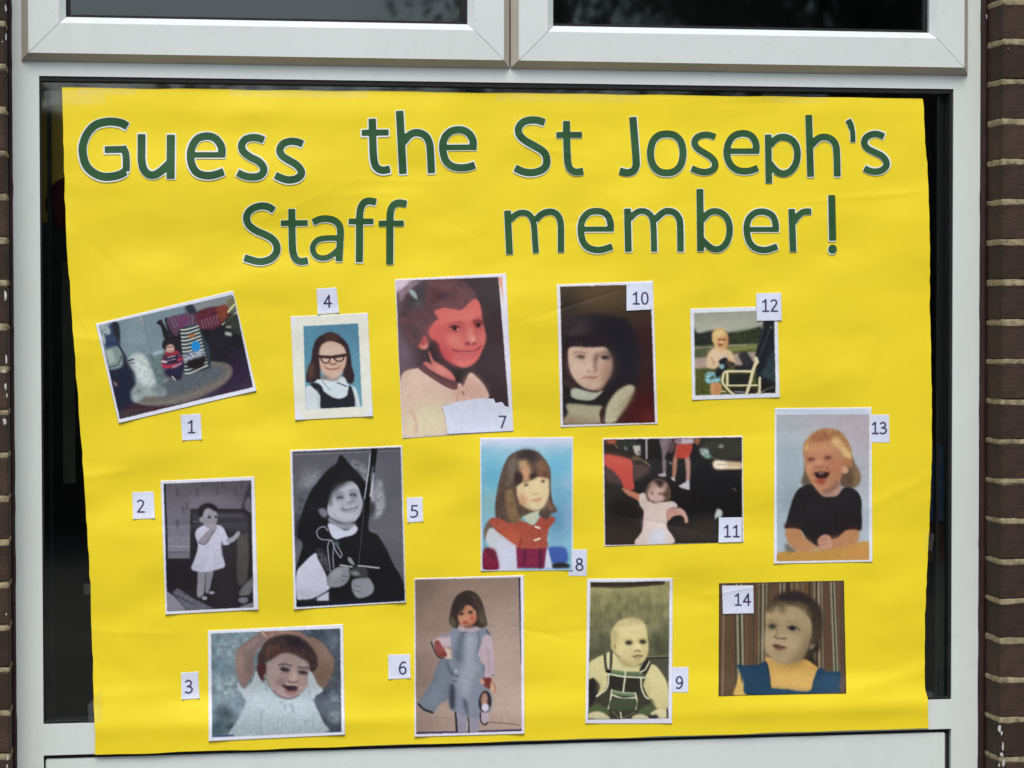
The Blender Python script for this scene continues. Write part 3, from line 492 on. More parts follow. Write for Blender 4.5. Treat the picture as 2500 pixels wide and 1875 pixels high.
def pic5():
    P = Pic(690, 1075, 3.903, [72,95, 1138,50, 1175,1545, 108,1612], 'dfe2ec')
    P.clip([90,108, 1125,65, 1165,1532, 132,1590]); P.g('55555d', '5e5e66', 300, 100, 1000, 1000); P.l('8c8c94', [105,135, 1125,95], 7, a=.9); P.q('484850', [100,108, 1125,66, 1125,90, 100,128], b=1)
    P.e('74747c', 270,380, 120,100, 0, b=12, a=.8, n=.15, f=(5,5)); P.e('5c5a68', 1000,200, 120,90, b=15, a=.5); P.p('4e4c50', [900,1000, 1130,980, 1150,1400, 1000,1100], b=12, a=.5); P.l('6e6e74', [830,865, 1140,862], 5, a=.7)
    P.p('50525a', [120,680, 150,560, 220,460, 300,430, 330,470, 300,640, 200,780, 120,820], b=3, n=.2, f=(8,9)); P.p('82858e', [160,420, 300,300, 340,360, 250,450, 190,480], b=7, a=.6, n=.25); P.p('30323a', [120,780, 180,760, 190,960, 130,1000], b=4, n=.3); P.p('5a5e66', [130,960, 190,950, 170,1080, 130,1120], b=4)
    P.p('6a6e74', [640,210, 700,195, 780,240, 820,330, 780,400, 700,320], b=3, n=.22, f=(7,7)); P.p('90949c', [850,520, 900,380, 950,420, 970,600, 930,700, 860,750, 830,700], b=4, n=.2, f=(7,8)); P.p('9a9ea6', [880,640, 960,600, 940,690, 880,740], b=4, n=.2)
    P.p('15141a', [555,140, 640,230, 740,330, 800,440, 830,640, 820,850, 900,900, 980,1020, 1060,1190, 1130,1310, 1160,1530, 600,1590, 130,1580, 125,1250, 190,1000, 140,900, 180,700, 250,520, 330,400, 430,280, 510,220], b=1.3)
    P.p('a9adb8', [430,620, 470,500, 540,430, 640,390, 710,430, 745,520, 765,610, 740,700, 690,770, 610,790, 520,770, 450,730, 425,680], b=1.5)
    P.p('3a3a40', [440,540, 480,440, 540,405, 640,385, 560,450, 490,510], b=4, a=.8, n=.2); P.p('b4b8c4', [490,610, 540,590, 560,660, 500,690], b=5, a=.8); P.p('b6bac6', [520,700, 640,690, 700,720, 620,760, 540,750], b=6, a=.6); P.p('a4a8b2', [600,470, 660,450, 690,520, 640,570, 590,560], b=6, a=.7)
    P.p('6c6c76', [500,520, 560,500, 590,540, 560,570, 510,560], b=4, a=.8); P.p('5c5c66', [640,500, 700,490, 710,540, 660,550], b=4, a=.8); P.l('2c2c34', [522,550, 548,542, 572,548], 11, b=3); P.l('2c2c34', [648,522, 672,514, 698,528], 11, b=3); P.l('60606a', [500,515, 530,498, 570,500], 10, b=4, a=.5); P.l('60606a', [640,480, 680,470, 715,492], 10, b=4, a=.5); P.p('b8bcc6', [600,600, 625,560, 665,580, 690,600, 640,615], b=3); P.p('5a5a62', [600,600, 640,575, 680,560, 690,590, 640,612], b=3, a=.55)
    P.p('8a8c96', [560,560, 590,640, 570,690, 540,640], b=7, a=.5); P.p('8c8e98', [700,520, 745,560, 740,680, 700,620], b=7, a=.5); P.l('33333c', [572,655, 600,664, 650,658, 700,642, 712,630], 9, b=2.5, a=.85); P.l('c8ccd6', [600,672, 650,668, 690,652], 8, b=2, a=.6); P.l('7a7a84', [572,615, 562,650, 572,672], 8, b=4, a=.6); P.l('74747e', [590,680, 650,682, 690,665], 12, b=3, a=.6); P.p('6e6e78', [470,740, 600,780, 690,765, 640,800, 540,795], b=4, a=.8)
    [P.e('55565e' if q % 2 else '2a2a30', 455+10*math.sin(q*2.), 520+q*9, 14, 9, 30, b=3, a=.7) for q in range(12)]; [P.e('6a6b72' if q % 2 else '303036', 500+q*22, 440-q*5+6*math.sin(q*3.), 13, 10, 0, b=3, a=.5) for q in range(9)]; P.p('70707a', [340,660, 400,650, 430,700, 400,740, 360,710], b=2); P.p('8a8c96', [440,735, 540,790, 660,790, 700,800, 680,840, 560,850, 450,790], b=2)
    P.p('bfc3da', [430,800, 480,800, 600,860, 690,815, 715,850, 670,900, 560,930, 510,945, 460,900], b=1.3)
    P.l('8e909a', [430,860, 400,825, 350,835, 325,885, 360,940, 450,950, 480,960], 11); P.l('8e909a', [450,950, 430,1010, 440,1130, 455,1250], 11); P.l('8e909a', [470,960, 500,1040, 550,1115, 560,1070, 500,980], 11); P.l('8e909a', [490,980, 480,1100, 485,1210], 10); P.e('3f5a5c', 520,985, 20,30, -30, b=2)
    P.p('c4c8de', [310,1075, 340,1130, 400,1250, 440,1370, 440,1420, 300,1500, 200,1515, 135,1500, 130,1270, 200,1170], b=1.3); P.p('a0a4ba', [140,1400, 300,1440, 430,1420, 300,1500, 150,1500], b=6, a=.6); P.p('3c3c42', [330,1040, 400,1060, 440,1200, 430,1260, 350,1150], b=2, n=.5, f=(3,3)); P.q('b4b8cc', [330,1500, 440,1440, 440,1530, 320,1530], b=1.5)
    P.p('84868e', [430,1290, 500,1220, 600,1200, 640,1230, 630,1330, 560,1390, 450,1400, 420,1350], b=1.5); P.l('4a4a52', [560,1290, 620,1300], 8, b=2, a=.7); P.l('4a4a52', [560,1340, 610,1330], 8, b=2, a=.7); P.p('a0a2ac', [470,1260, 560,1220, 560,1270, 480,1330], b=5, a=.6)
    P.p('85878f', [660,1340, 740,1310, 820,1310, 870,1400, 840,1470, 730,1505, 670,1450], b=1.5); P.l('46464e', [680,1380, 740,1400], 8, b=2, a=.7); P.l('46464e', [680,1425, 740,1445], 8, b=2, a=.7)
    P.p('3c3c40', [640,1240, 700,1200, 800,1220, 800,1310, 700,1300, 640,1270], b=2); P.e('8e9296', 690,1268, 46,16, 10, b=3); P.l('aab0b0', [550,1190, 660,1205], 13); P.l('aab0ac', [720,1195, 780,1200, 920,1217], 13); P.p('8a9090', [620,1120, 650,1120, 690,1190, 640,1170], b=1.5)
    P.l('111116', [875,80, 850,300, 815,520, 790,640], 56, b=1.2); P.l('b0b4bc', [835,130, 812,330, 780,560], 9, b=1); P.l('c8ccd4', [862,320, 850,460, 840,530], 20, b=3); P.l('5a5c64', [860,260, 845,380], 20, b=4); P.l('60626a', [780,560, 765,780, 725,1180], 6, b=1, a=.8); P.l('08080c', [795,560, 775,820, 735,1180], 9, a=.8)
    P.p('1c1a1e', [810,600, 880,590, 880,700, 830,740], b=4, a=.7); P.l('131a3a', [135,1570, 1160,1520], 20, b=2, a=.7)
    P.noise(.02, 2.5, 2.5); P.clip(); return P
def pic6():
    P = Pic(985, 1395, 4.046, [108,70, 1190,38, 1195,1605, 108,1635], 'e0def0')
    P.clip([115,82, 1155,58, 1170,1578, 125,1608]); P.g('7c6a5e', 'ab9488', 130, 200, 1100, 1400); P.e('9c8674', 620,130, 260,120, b=30, a=.5); P.e('b8a294', 950,900, 200,500, b=40, a=.7); P.e('6e5e56', 180,1150, 110,500, b=25, a=.5); P.e('6e6058', 180,150, 120,120, b=20, a=.6); P.e('94806e', 260,430, 40,40, b=6, a=.7)
    P.l('8a786c', [300,1440, 480,1460], 6); P.l('6c5c58', [840,1490, 1000,1500, 1150,1520], 8); P.l('1e2148', [1150,60, 1160,500, 1170,900], 24, b=1.5, a=.9); P.l('2a2450', [120,1600, 600,1590, 1170,1570], 26, b=2, a=.85)
    P.l('2a2830', [515,1390, 530,1600], 22); P.q('8d8b9c', [525,1390, 630,1380, 625,1590, 540,1590], b=1); P.q('8f8d9e', [655,1430, 750,1420, 740,1590, 655,1590], b=1); P.l('34333c', [640,1430, 645,1590], 16); P.q('b0a0a0', [620,1480, 638,1480, 636,1580, 620,1580], b=.6)
    P.p('ac9aa0', [290,700, 330,660, 460,600, 520,570, 490,700, 460,740, 400,750, 350,760, 310,750], b=1.3); P.p('5c6672', [345,650, 420,620, 480,590, 480,620, 400,650], b=2, a=.7); P.q('bfac9c', [400,760, 460,770, 480,870, 410,870], b=2)
    P.l('2c2624', [275,700, 300,770, 340,840, 390,860], 14, b=1.5); P.p('743432', [305,700, 345,680, 390,750, 430,820, 400,850, 340,830, 310,760], b=1.5); P.p('9a5448', [330,720, 370,740, 400,800, 350,790], b=4, a=.7)
    P.p('68717d', [370,865, 470,870, 560,900, 560,1000, 520,1120, 430,1270, 400,1290, 360,1310, 290,1400, 200,1370, 150,1300, 280,1080, 330,940], b=1.3); P.l('22232c', [150,1310, 200,1360, 285,1395], 22, b=1.5); P.p('74808e', [380,900, 430,960, 440,1100, 300,1290, 230,1280, 330,1060], b=6, a=.6)
    P.p('767e8c', [470,580, 560,560, 640,600, 740,570, 830,570, 860,640, 800,700, 750,800, 770,900, 810,940, 800,1100, 780,1200, 750,1440, 640,1440, 520,1390, 450,1330, 460,1100, 500,1000, 450,900, 490,840, 470,740], b=1.3)
    P.p('959ca8', [600,640, 720,640, 700,860, 760,950, 680,1080, 640,1260, 560,1180, 540,1040, 600,900], b=7, a=.8); P.p('4c5560', [540,640, 600,620, 590,740, 560,900, 500,830], b=5, a=.7); P.p('353c46', [460,1130, 500,1130, 510,1280, 500,1370, 455,1320], b=3); P.p('3e4650', [590,1250, 630,1300, 640,1420, 600,1350], b=3, a=.8); P.l('4a525e', [430,910, 470,1000, 540,1040], 18, b=3, a=.7); P.q('a8b2bc', [505,970, 530,965, 530,1000, 510,1010], b=1.5); P.l('525c68', [480,1080, 520,1090], 14, b=2)
    P.l('525c6a', [740,600, 750,680, 735,800], 16, b=3, a=.7); P.l('4c525e', [820,580, 855,640], 14); P.l('535d6a', [790,940, 800,1100], 12, b=2, a=.7); P.l('3c3c44', [620,605, 570,605, 590,640], 10, a=.6)
    P.p('b19ca6', [790,640, 860,640, 890,780, 895,900, 900,1000, 880,1050, 800,1040, 810,940, 750,850, 735,810, 770,720], b=1.3); P.p('a4969e', [540,560, 570,545, 650,560, 750,530, 765,560, 720,590, 620,595, 560,585], b=1.2); P.l('8c7880', [830,760, 850,1000], 14, b=4, a=.5); P.e('5a6064', 885,1025, 12,10)
    P.p('702e2a', [790,1060, 860,1050, 870,1100, 850,1170, 810,1170, 790,1110], b=1.5); P.p('b88e7c', [745,1065, 790,1070, 800,1110, 760,1105], b=1.3); P.p('c09a7c', [870,1080, 900,1120, 905,1180, 880,1240, 860,1170], b=1.5); P.l('a05a40', [880,1090, 905,1150, 890,1210], 9)
    P.p('77808a', [780,1150, 860,1180, 880,1260, 860,1380, 780,1380], b=2); P.e('241c22', 805,1290, 62,112, 4, b=1.2); P.e('a07a68', 800,1265, 34,66, 4, b=2); P.e('c2bfd0', 808,1345, 38,42, b=1.5); P.p('a99ba6', [760,1400, 840,1400, 840,1480, 800,1510, 765,1470], b=1.5); P.l('2a2026', [760,1400, 765,1480, 800,1515, 830,1495], 14, b=1.5)
    P.p('3a2d2a', [455,450, 480,330, 540,230, 630,190, 720,220, 780,310, 800,400, 825,520, 770,560, 700,540, 560,520, 530,560, 480,540, 450,490], b=1.5, n=.15, f=(3,6)); P.p('2a2626', [500,320, 560,230, 640,210, 700,250, 660,310, 600,330, 550,380, 500,460], b=5, a=.6); [P.l('6a5442' if q % 2 else '2a2022', [640+q*5,215+q*3, 700+q*5,300, 740+q*5,480+q*4], 7, b=3, a=.4) for q in range(12)]; P.p('5c5240', [770,380, 800,420, 820,520, 780,540, 750,460], b=4, a=.8); P.p('5c5a44', [455,470, 490,450, 520,520, 500,550, 465,530], b=3, a=.8)
    P.p('b47a60', [540,440, 570,380, 620,335, 690,350, 720,420, 715,490, 670,545, 620,555, 570,530, 545,490], b=1.5); P.p('b07858', [610,345, 680,360, 680,400, 640,410, 600,390], b=3, a=.8); P.p('c48a68', [590,430, 640,430, 640,480, 600,490, 560,480], b=4, a=.8); P.e('2c1c1e', 572,418, 24,14, b=2); P.e('2c1c1e', 662,405, 24,14, b=2); P.p('9c4a3e', [585,490, 620,485, 645,500, 620,522, 590,512], b=1.8); P.p('a8442f', [660,440, 710,440, 700,500, 660,490], b=4, a=.6); P.p('2b2020', [600,540, 680,520, 730,470, 720,400, 740,500, 690,550, 630,560], b=3, a=.5)
    P.p('33282a', [560,400, 600,330, 680,320, 720,360, 700,380, 670,340, 620,330, 590,380], b=2)
    P.noise(.02, 2.5, 2.5); P.clip(); return P
def pic7():
    P = Pic(940, 655, 3.858, [92,105, 1140,48, 1210,1532, 165,1602], 'dcdcec')
    P.clip([105,118, 1068,82, 1165,1300, 1190,1530, 175,1590, 130,800]); P.g('443336', '3a2d31', 300, 100, 1000, 1000); P.e('333031', 1000,260, 130,190, b=24, a=.7); P.e('4a3a40', 1100,900, 110,320, b=24, a=.8); P.e('62505a', 200,860, 120,150, b=16, a=.9); P.e('564852', 160,980, 60,80, b=10, a=.8); P.p('6e5c68', [105,230, 170,190, 170,600, 240,800, 130,900], b=9, a=.9)
    P.p('cbb8ca', [95,105, 260,110, 225,150, 180,185, 105,225], b=2); P.p('8c7682', [120,215, 180,190, 240,120, 350,118, 300,170, 200,250, 150,310], b=4)
    P.p('5c4044', [150,420, 165,330, 210,250, 300,160, 420,115, 640,105, 780,160, 850,240, 880,420, 760,560, 560,700, 440,760, 340,765, 240,710, 170,610, 145,510], b=2.5)
    P.p('3d3f42', [200,300, 320,150, 410,120, 400,240, 360,330, 260,400, 190,400], b=8, a=.85); P.e('6c686c', 300,330, 50,36, 20, b=6, a=.55); P.p('6e464a', [410,170, 600,130, 740,200, 810,290, 760,360, 640,380, 500,370, 400,300], b=7, a=.85); P.p('4a3438', [420,180, 560,230, 700,250, 600,290, 440,260], b=6, a=.7); P.p('603f46', [180,480, 300,420, 420,480, 420,600, 320,700, 220,640], b=9, a=.7); P.e('3c3033', 250,560, 60,50, b=10, a=.7); P.e('74484c', 360,540, 60,50, b=9, a=.6)
    for q in range(34):
        t = q / 34.; P.e('38282c' if q % 3 else '8a5e60', 430 + 370*((q*.618) % 1), 140 + 190*((q*.377) % 1), 34, 15, 40*math.sin(q*1.7), b=4, a=.45)
        P.e('32282b' if q % 3 else '7c6268', 180 + 210*((q*.618+.3) % 1), 300 + 380*((q*.377+.2) % 1), 32, 15, 70*math.sin(q*2.3), b=4, a=.4)
    P.p('8ea0a2', [225,205, 262,203, 292,235, 305,288, 275,280, 240,245], b=1)
    P.p('382a2f', [410,740, 480,680, 560,850, 690,935, 830,915, 790,985, 740,1092, 640,1045, 540,950, 470,890, 430,860], b=3); P.p('2a2426', [660,950, 800,960, 740,1085, 650,1040], b=6, a=.8)
    P.p('c06a62', [408,780, 428,800, 462,870, 560,930, 640,1000, 660,1062, 560,1030, 440,965, 360,905, 390,880, 440,905, 425,850], b=1.5); P.p('d88a7c', [470,890, 560,950, 630,1010, 560,1010, 470,950], b=5, a=.7)
    # face
    P.p('cf625b', [410,600, 425,560, 470,500, 500,470, 460,410, 490,390, 560,372, 640,385, 720,392, 790,330, 845,285, 880,310, 905,380, 915,480, 945,600, 948,680, 920,760, 880,850, 820,910, 740,935, 660,910, 590,870, 540,810, 500,700, 440,660], b=1.6)
    P.p('c2504f', [410,600, 500,520, 560,560, 560,640, 500,690, 440,655], b=9, a=.7); P.p('b8434a', [500,690, 580,700, 640,780, 650,890, 590,865, 530,790], b=9, a=.85); P.p('a43a44', [600,860, 680,900, 660,915, 580,860, 520,770, 560,800], b=5, a=.7)
    P.p('dd7a6e', [560,420, 740,430, 850,380, 885,440, 800,500, 600,500], b=12, a=.8); P.p('e08a7c', [590,640, 700,620, 740,700, 660,750, 590,720], b=13, a=.75); P.p('dd7f74', [660,850, 760,870, 840,850, 800,900, 700,905], b=9, a=.8)
    P.p('e39080', [775,560, 815,570, 850,670, 820,700, 780,690], b=6, a=.8); P.e('f0ab98', 828,672, 22,24, b=5, a=.8); P.p('d0706a', [865,600, 930,610, 940,690, 900,740, 880,700], b=6, a=.6); P.p('be5654', [740,540, 780,560, 760,700, 720,660], b=9, a=.6)
    P.p('b24a4c', [560,545, 610,520, 690,508, 745,530, 745,575, 700,600, 610,595, 570,575], b=7, a=.7); P.l('943a40', [600,545, 640,520, 690,510, 735,522], 15, b=4, a=.55)
    P.l('3a1c20', [608,560, 640,543, 675,543, 702,560], 11, b=2, a=.85); P.e('26161a', 656,564, 25,20, b=1.8); P.e('c9a8a0', 690,573, 11,9, b=1.8); P.e('b89a94', 625,567, 8,7, b=2, a=.6); P.l('a04448', [615,590, 660,598, 705,588], 9, b=3, a=.5)
    P.p('8a363c', [825,500, 870,480, 915,490, 918,560, 850,560, 830,530], b=6, a=.8); P.l('4c2026', [835,505, 870,492, 912,500], 14, b=3.5, a=.75); P.e('26161a', 880,537, 22,18, b=1.8); P.l('3a1c20', [850,528, 880,518, 910,528], 9, b=2, a=.8); P.e('c09c94', 908,545, 8,8, b=1.8, a=.8)
    P.p('96404a', [750,700, 790,690, 800,712, 765,722], b=3, a=.8); P.e('5e1f28', 778,710, 20,9, 8, b=2.2, a=.9); P.e('5e1f28', 838,710, 20,9, -8, b=2.2, a=.9); P.l('a04248', [800,716, 820,722], 9, b=3, a=.7); P.l('aa484a', [855,600, 868,660, 862,700], 12, b=5, a=.5)
    P.p('b84a50', [650,770, 760,782, 880,758, 905,740, 880,800, 800,836, 720,830], b=4, a=.8); P.p('e8b4a6', [700,782, 780,790, 850,778, 820,796, 740,797], b=2.2, a=.75); P.l('6a2028', [640,766, 690,780, 760,784, 840,778, 890,748, 905,728], 8, b=2.5, a=.85); P.l('8e3a42', [700,800, 770,806, 845,794], 8, b=2.5, a=.6); P.p('d0706c', [700,808, 770,815, 850,800, 800,835, 730,832], b=4, a=.7); P.l('9c3c44', [628,745, 640,770, 636,795], 9, b=4, a=.5); P.l('b04e50', [700,850, 770,858, 830,842], 12, b=5, a=.5)
    P.p('b5524f', [315,720, 345,690, 362,640, 390,650, 402,735, 370,762, 325,748], b=2); P.p('e3a091', [322,725, 365,735, 398,700, 396,745, 355,757], b=3, a=.85); P.e('843840', 365,700, 14,20, b=4, a=.6)
    # clothes
    P.p('d6b3a0', [150,1030, 280,945, 380,960, 520,1080, 660,1140, 740,1100, 800,985, 880,1040, 950,1130, 962,1230, 700,1300, 550,1300, 590,1560, 200,1600, 160,1400], b=1.5); P.p('d9d4a8', [170,1400, 330,1280, 560,1290, 590,1560, 180,1590], b=20, a=.8); P.p('dcbca4', [160,1100, 260,980, 380,1180, 250,1330, 170,1400], b=16, a=.7); P.p('cf9f90', [740,1090, 800,1000, 900,1070, 955,1200, 800,1240], b=8, a=.8); P.p('b98474', [640,1140, 760,1120, 760,1200, 650,1200], b=8, a=.5); P.p('c4a08c', [150,1030, 260,960, 220,1060, 160,1120], b=8, a=.5)
    P.p('634046', [320,932, 370,912, 470,1002, 600,1052, 728,1082, 738,1100, 660,1138, 560,1108, 420,1022, 335,962], b=1.5); P.l('7a5440', [560,1082, 600,1100, 660,1120], 10, b=3, a=.7); P.l('dcae9e', [702,1100, 692,1170, 668,1280], 32, b=3); P.l('d8a696', [718,1110, 738,1180, 744,1260], 24, b=3); P.l('a86e62', [706,1115, 690,1180, 672,1250], 7, b=2.5, a=.7); P.l('70443f', [727,1160, 744,1190], 8, b=2)
    P.l('d69a90', [250,1345, 282,1420, 296,1480, 290,1560], 24, b=5, a=.75)
    P.clip(); P.q('d88c70', [1066,84, 1104,82, 1116,360, 1108,300], b=1.5); P.noise(.02, 3, 3); return P
def pic8():
    P = Pic(1155, 1055, 4.608, [78,65, 1125,55, 1125,1555, 88,1565], 'd8dcee')
    P.clip([90,80, 1112,70, 1108,1545, 105,1550]); P.g('c8cde6', '6fb3cf', 500, 90, 500, 260); P.q('7fb4c8', [105,190, 1095,170, 1100,1545, 112,1545], b=9)
    for x, y, rx, ry, c in ((230,500,130,200,'58a5c4'),(200,280,100,90,'6fb4d0'),(180,800,80,160,'86b6b4'),(950,400,140,180,'5ba3c6'),(1000,700,110,60,'4a8fba'),(1070,560,60,90,'a0bcd4'),(960,960,120,180,'4a86b0'),(1070,950,50,200,'94b4d2'),(960,1200,110,100,'6d9cc0'),(620,150,500,40,'bcc8de')): P.e(c, x, y, rx, ry, b=14, a=.8)
    P.p('3c58a4', [835,1310, 1000,1290, 1055,1330, 1060,1460, 900,1480], b=2.5); P.p('2a2628', [895,1485, 1000,1465, 1080,1490, 1070,1525, 900,1528], b=2)
    P.p('c0c8cc', [150,1130, 220,1080, 400,1180, 500,1280, 500,1545, 290,1545, 200,1320, 140,1200], b=1.5); P.p('c6cbe2', [280,1200, 480,1280, 490,1540, 300,1540], b=6); P.q('c3cbe2', [810,1290, 850,1330, 890,1530, 800,1530], b=1.5)
    P.p('6a3f28', [180,990, 240,1060, 170,1100, 130,1280, 210,1320, 150,1300, 120,1120], b=2, a=.8); P.p('7a1c3a', [120,1320, 230,1320, 270,1400, 285,1545, 115,1545], b=2, n=.15); P.p('5a2634', [130,1325, 240,1330, 270,1440, 200,1400], b=5, a=.7)
    P.q('7d2344', [485,1290, 830,1290, 800,1530, 495,1530], b=1.5, n=.1); P.l('4a1a34', [590,1310, 570,1480], 30, b=4, a=.7); P.l('471a30', [755,1240, 760,1520], 40, b=4, a=.7)
    P.p('a84f3e', [180,985, 300,960, 560,1000, 680,1040, 760,950, 900,950, 920,1000, 860,1080, 830,1200, 820,1300, 500,1305, 490,1280, 380,1200, 250,1100], b=1.3, n=.08, f=(6,3)); P.p('c25c3e', [280,1080, 480,1120, 510,1270, 400,1200], b=6, a=.8); P.l('7a3026', [540,1200, 520,1290], 20, b=3, a=.7); P.l('7a3026', [740,1100, 790,1290], 12, b=3, a=.5); P.l('8a3a2c', [560,1110, 700,1090], 8, b=2, a=.5); P.l('e8dcc8', [705,1065, 745,1080], 22); P.l('e8dcc8', [692,1218, 750,1200], 20)
    P.p('bcc7ae', [480,820, 560,860, 740,880, 730,980, 680,1040, 620,1020, 570,960, 500,900], b=1.5)
    P.p('58473e', [250,940, 260,720, 320,440, 390,290, 480,220, 600,195, 720,220, 820,320, 870,430, 875,640, 900,800, 945,885, 880,920, 830,980, 740,930, 740,880, 560,950, 470,1020, 380,1010, 300,970], b=1.5, n=.15, f=(3,9))
    P.p('82694a', [360,680, 440,640, 470,760, 500,900, 550,970, 470,1020, 410,980, 370,860], b=3, a=.95, n=.12, f=(3,9)); P.p('6c6256', [400,330, 480,290, 480,420, 440,560, 400,600, 390,480], b=4, a=.9, n=.1, f=(3,9)); P.p('7c5a3c', [740,300, 820,360, 850,500, 770,500, 720,380], b=4, a=.85, n=.15, f=(3,9)); P.p('886452', [830,760, 890,800, 930,880, 860,880, 820,820], b=4, a=.7, n=.2, f=(3,7)); P.p('2f2728', [520,220, 640,200, 740,260, 700,330, 600,310, 520,310], b=6, a=.8)
    P.p('ddc392', [490,620, 520,570, 640,540, 740,500, 840,510, 855,620, 850,720, 800,830, 720,880, 640,870, 540,810, 500,720], b=2); P.p('a98a60', [510,330, 600,320, 640,420, 640,540, 550,560, 540,470], b=4, a=.95, n=.12, f=(3,9)); P.p('c98c6c', [560,400, 620,400, 640,530, 560,540], b=5, a=.7)
    P.p('372628', [470,460, 540,460, 560,540, 500,600, 475,600], b=3); P.p('3a2a24', [640,470, 720,455, 720,500, 660,535, 640,520], b=3); P.p('5e4030', [730,420, 840,440, 855,520, 740,490], b=3, n=.3, f=(2,6)); P.p('8d6040', [740,400, 780,400, 780,480, 745,480], b=3, a=.7)
    P.p('c68468', [520,690, 600,740, 600,820, 550,800, 510,740], b=5, a=.8); P.p('96704e', [510,760, 600,840, 680,880, 620,870, 540,820], b=4, a=.7); P.p('e6d49c', [700,560, 740,560, 760,700, 720,700], b=6, a=.7); P.p('e0d3a0', [640,800, 800,780, 760,850, 660,850], b=8, a=.8)
    P.e('4c3830', 595,595, 28,12, -12, b=2); P.l('8c6a48', [540,570, 620,560], 8, b=2, a=.6); P.e('4c3830', 790,552, 30,13, -5, b=2); P.e('e6e0c8', 812,552, 10,7); P.l('b48e5e', [675,690, 700,700, 735,690], 11, b=2); P.p('cf8a68', [650,765, 700,765, 770,735, 750,775, 690,785], b=2.2); P.l('b9785c', [655,768, 770,740], 5, b=1.5)
    P.noise(.02, 2.5, 2.5); P.clip(); return P
def pic9():
    P = Pic(1415, 1400, 4.365, [80,58, 993,50, 985,1600, 62,1600], 'dcdff0')
    P.clip([115,92, 960,82, 945,1545, 90,1558]); P.g('8c885c', '585a42', 500, 150, 480, 850); P.noise(.12, 14, 18); P.noise(.08, 5, 20); P.l('2a211c', [110,120, 500,125, 880,95], 56, b=1.5); P.p('a09e68', [115,155, 500,150, 900,120, 955,110, 950,180, 500,210, 120,200], b=6, a=.7)
    P.e('3c402f', 250,750, 180,120, b=20, a=.6); P.e('33382a', 850,780, 110,100, b=16, a=.5); P.l('85845e', [730,885, 950,880], 10, a=.8); P.l('1e201c', [700,905, 950,897], 16); P.q('4a4b3c', [720,910, 950,905, 950,1200, 880,1080], b=2); P.l('2c2c26', [100,935, 150,930], 12)
    P.p('221e20', [95,1120, 180,1150, 230,1240, 180,1350, 95,1430], b=3); P.p('cdc38a', [100,960, 160,910, 270,860, 360,840, 420,900, 640,980, 780,970, 860,1040, 940,1200, 940,1440, 830,1440, 760,1330, 600,1400, 290,1280, 190,1310, 220,1200, 150,1110, 100,1120], b=1.5)
    P.p('b9ae7c', [700,1100, 750,1180, 740,1300, 700,1240], b=6, a=.8); P.p('b8ac78', [760,1300, 860,1330, 940,1300, 940,1440, 820,1440], b=9, a=.5); P.p('a89e6c', [200,1120, 240,1200, 200,1300], b=6, a=.7)
    P.p('3a382c', [150,1380, 200,1310, 290,1200, 310,1070, 480,1060, 690,1090, 680,1200, 760,1370, 800,1480, 740,1550, 300,1550, 100,1470], b=1.5, n=.08); P.p('4b5a38', [100,1450, 200,1390, 320,1480, 250,1520, 100,1530], b=2); P.p('4c5a38', [610,1490, 720,1400, 790,1420, 800,1490, 700,1510], b=2)
    P.p('26241f', [320,1100, 460,1110, 460,1240, 320,1230], b=3, a=.8); P.p('28261f', [500,1110, 640,1120, 640,1280, 480,1240], b=3, a=.8)
    P.q('5f7a54', [345,1025, 480,1045, 480,1090, 320,1065], b=1.2); P.q('5a6c4c', [500,1045, 660,1050, 700,1090, 500,1090], b=1.2)
    for p in ([270,870, 275,960, 290,1040], [340,840, 335,940, 330,1010]): P.l('45463a', p, 30)
    P.l('c9cba4', [308,840, 305,930, 312,1030], 12); P.p('24221f', [640,1030, 700,920, 760,960, 700,1090, 670,1060], b=1.5); P.l('c9cba4', [745,940, 700,1020, 650,1050], 14); P.e('1c1a1a', 312,1042, 28,22)
    for p in ([300,1070, 480,1100, 690,1110], [490,1040, 480,1140, 465,1260], [310,1080, 290,1220, 180,1310], [655,1110, 660,1220, 700,1310, 735,1335], [345,1240, 330,1340, 305,1440], [345,1295, 460,1330, 600,1325], [595,1275, 610,1360, 600,1445]): P.l('c8cba6', p, 17)
    P.q('5f7a58', [350,1250, 590,1280, 590,1315, 350,1290], b=1); P.l('b4b894', [345,1245, 470,1270, 590,1275], 9); P.p('3f4b34', [350,1340, 590,1345, 580,1450, 330,1440], b=2); P.l('6f7a58', [350,1470, 440,1540, 590,1480], 10, a=.8); P.l('c8cba6', [435,1480, 445,1540], 14)
    P.p('c7bf92', [95,1540, 110,1490, 180,1470, 260,1490, 320,1550], b=1.5); P.p('c9bf98', [560,1550, 590,1510, 660,1500, 740,1530, 740,1550], b=1.5); P.p('cfc592', [760,1490, 820,1450, 900,1430, 930,1480, 920,1540, 840,1540, 820,1500, 770,1510], b=1.5); P.l('8a8050', [830,1440, 930,1430], 9, b=2, a=.6); P.l('322042', [740,1530, 830,1530], 16, b=2); P.l('1f2340', [935,1450, 945,1545], 18, b=2)
    P.p('c9ba80', [340,740, 335,640, 370,560, 430,500, 540,470, 640,490, 705,560, 725,680, 735,800, 710,900, 640,970, 560,975, 470,940, 410,880, 350,810], b=1.6); P.p('d9cb90', [430,560, 560,500, 660,540, 700,650, 600,680, 480,690, 420,640], b=12, a=.8); P.p('9a8c5c', [340,640, 370,580, 400,640, 390,760, 360,740], b=5, a=.7); P.p('8c7c54', [500,490, 560,470, 650,500, 640,520, 560,500], b=4, a=.5); P.p('93845a', [400,860, 480,930, 600,975, 680,930, 640,990, 540,1000, 450,960], b=4, a=.8)
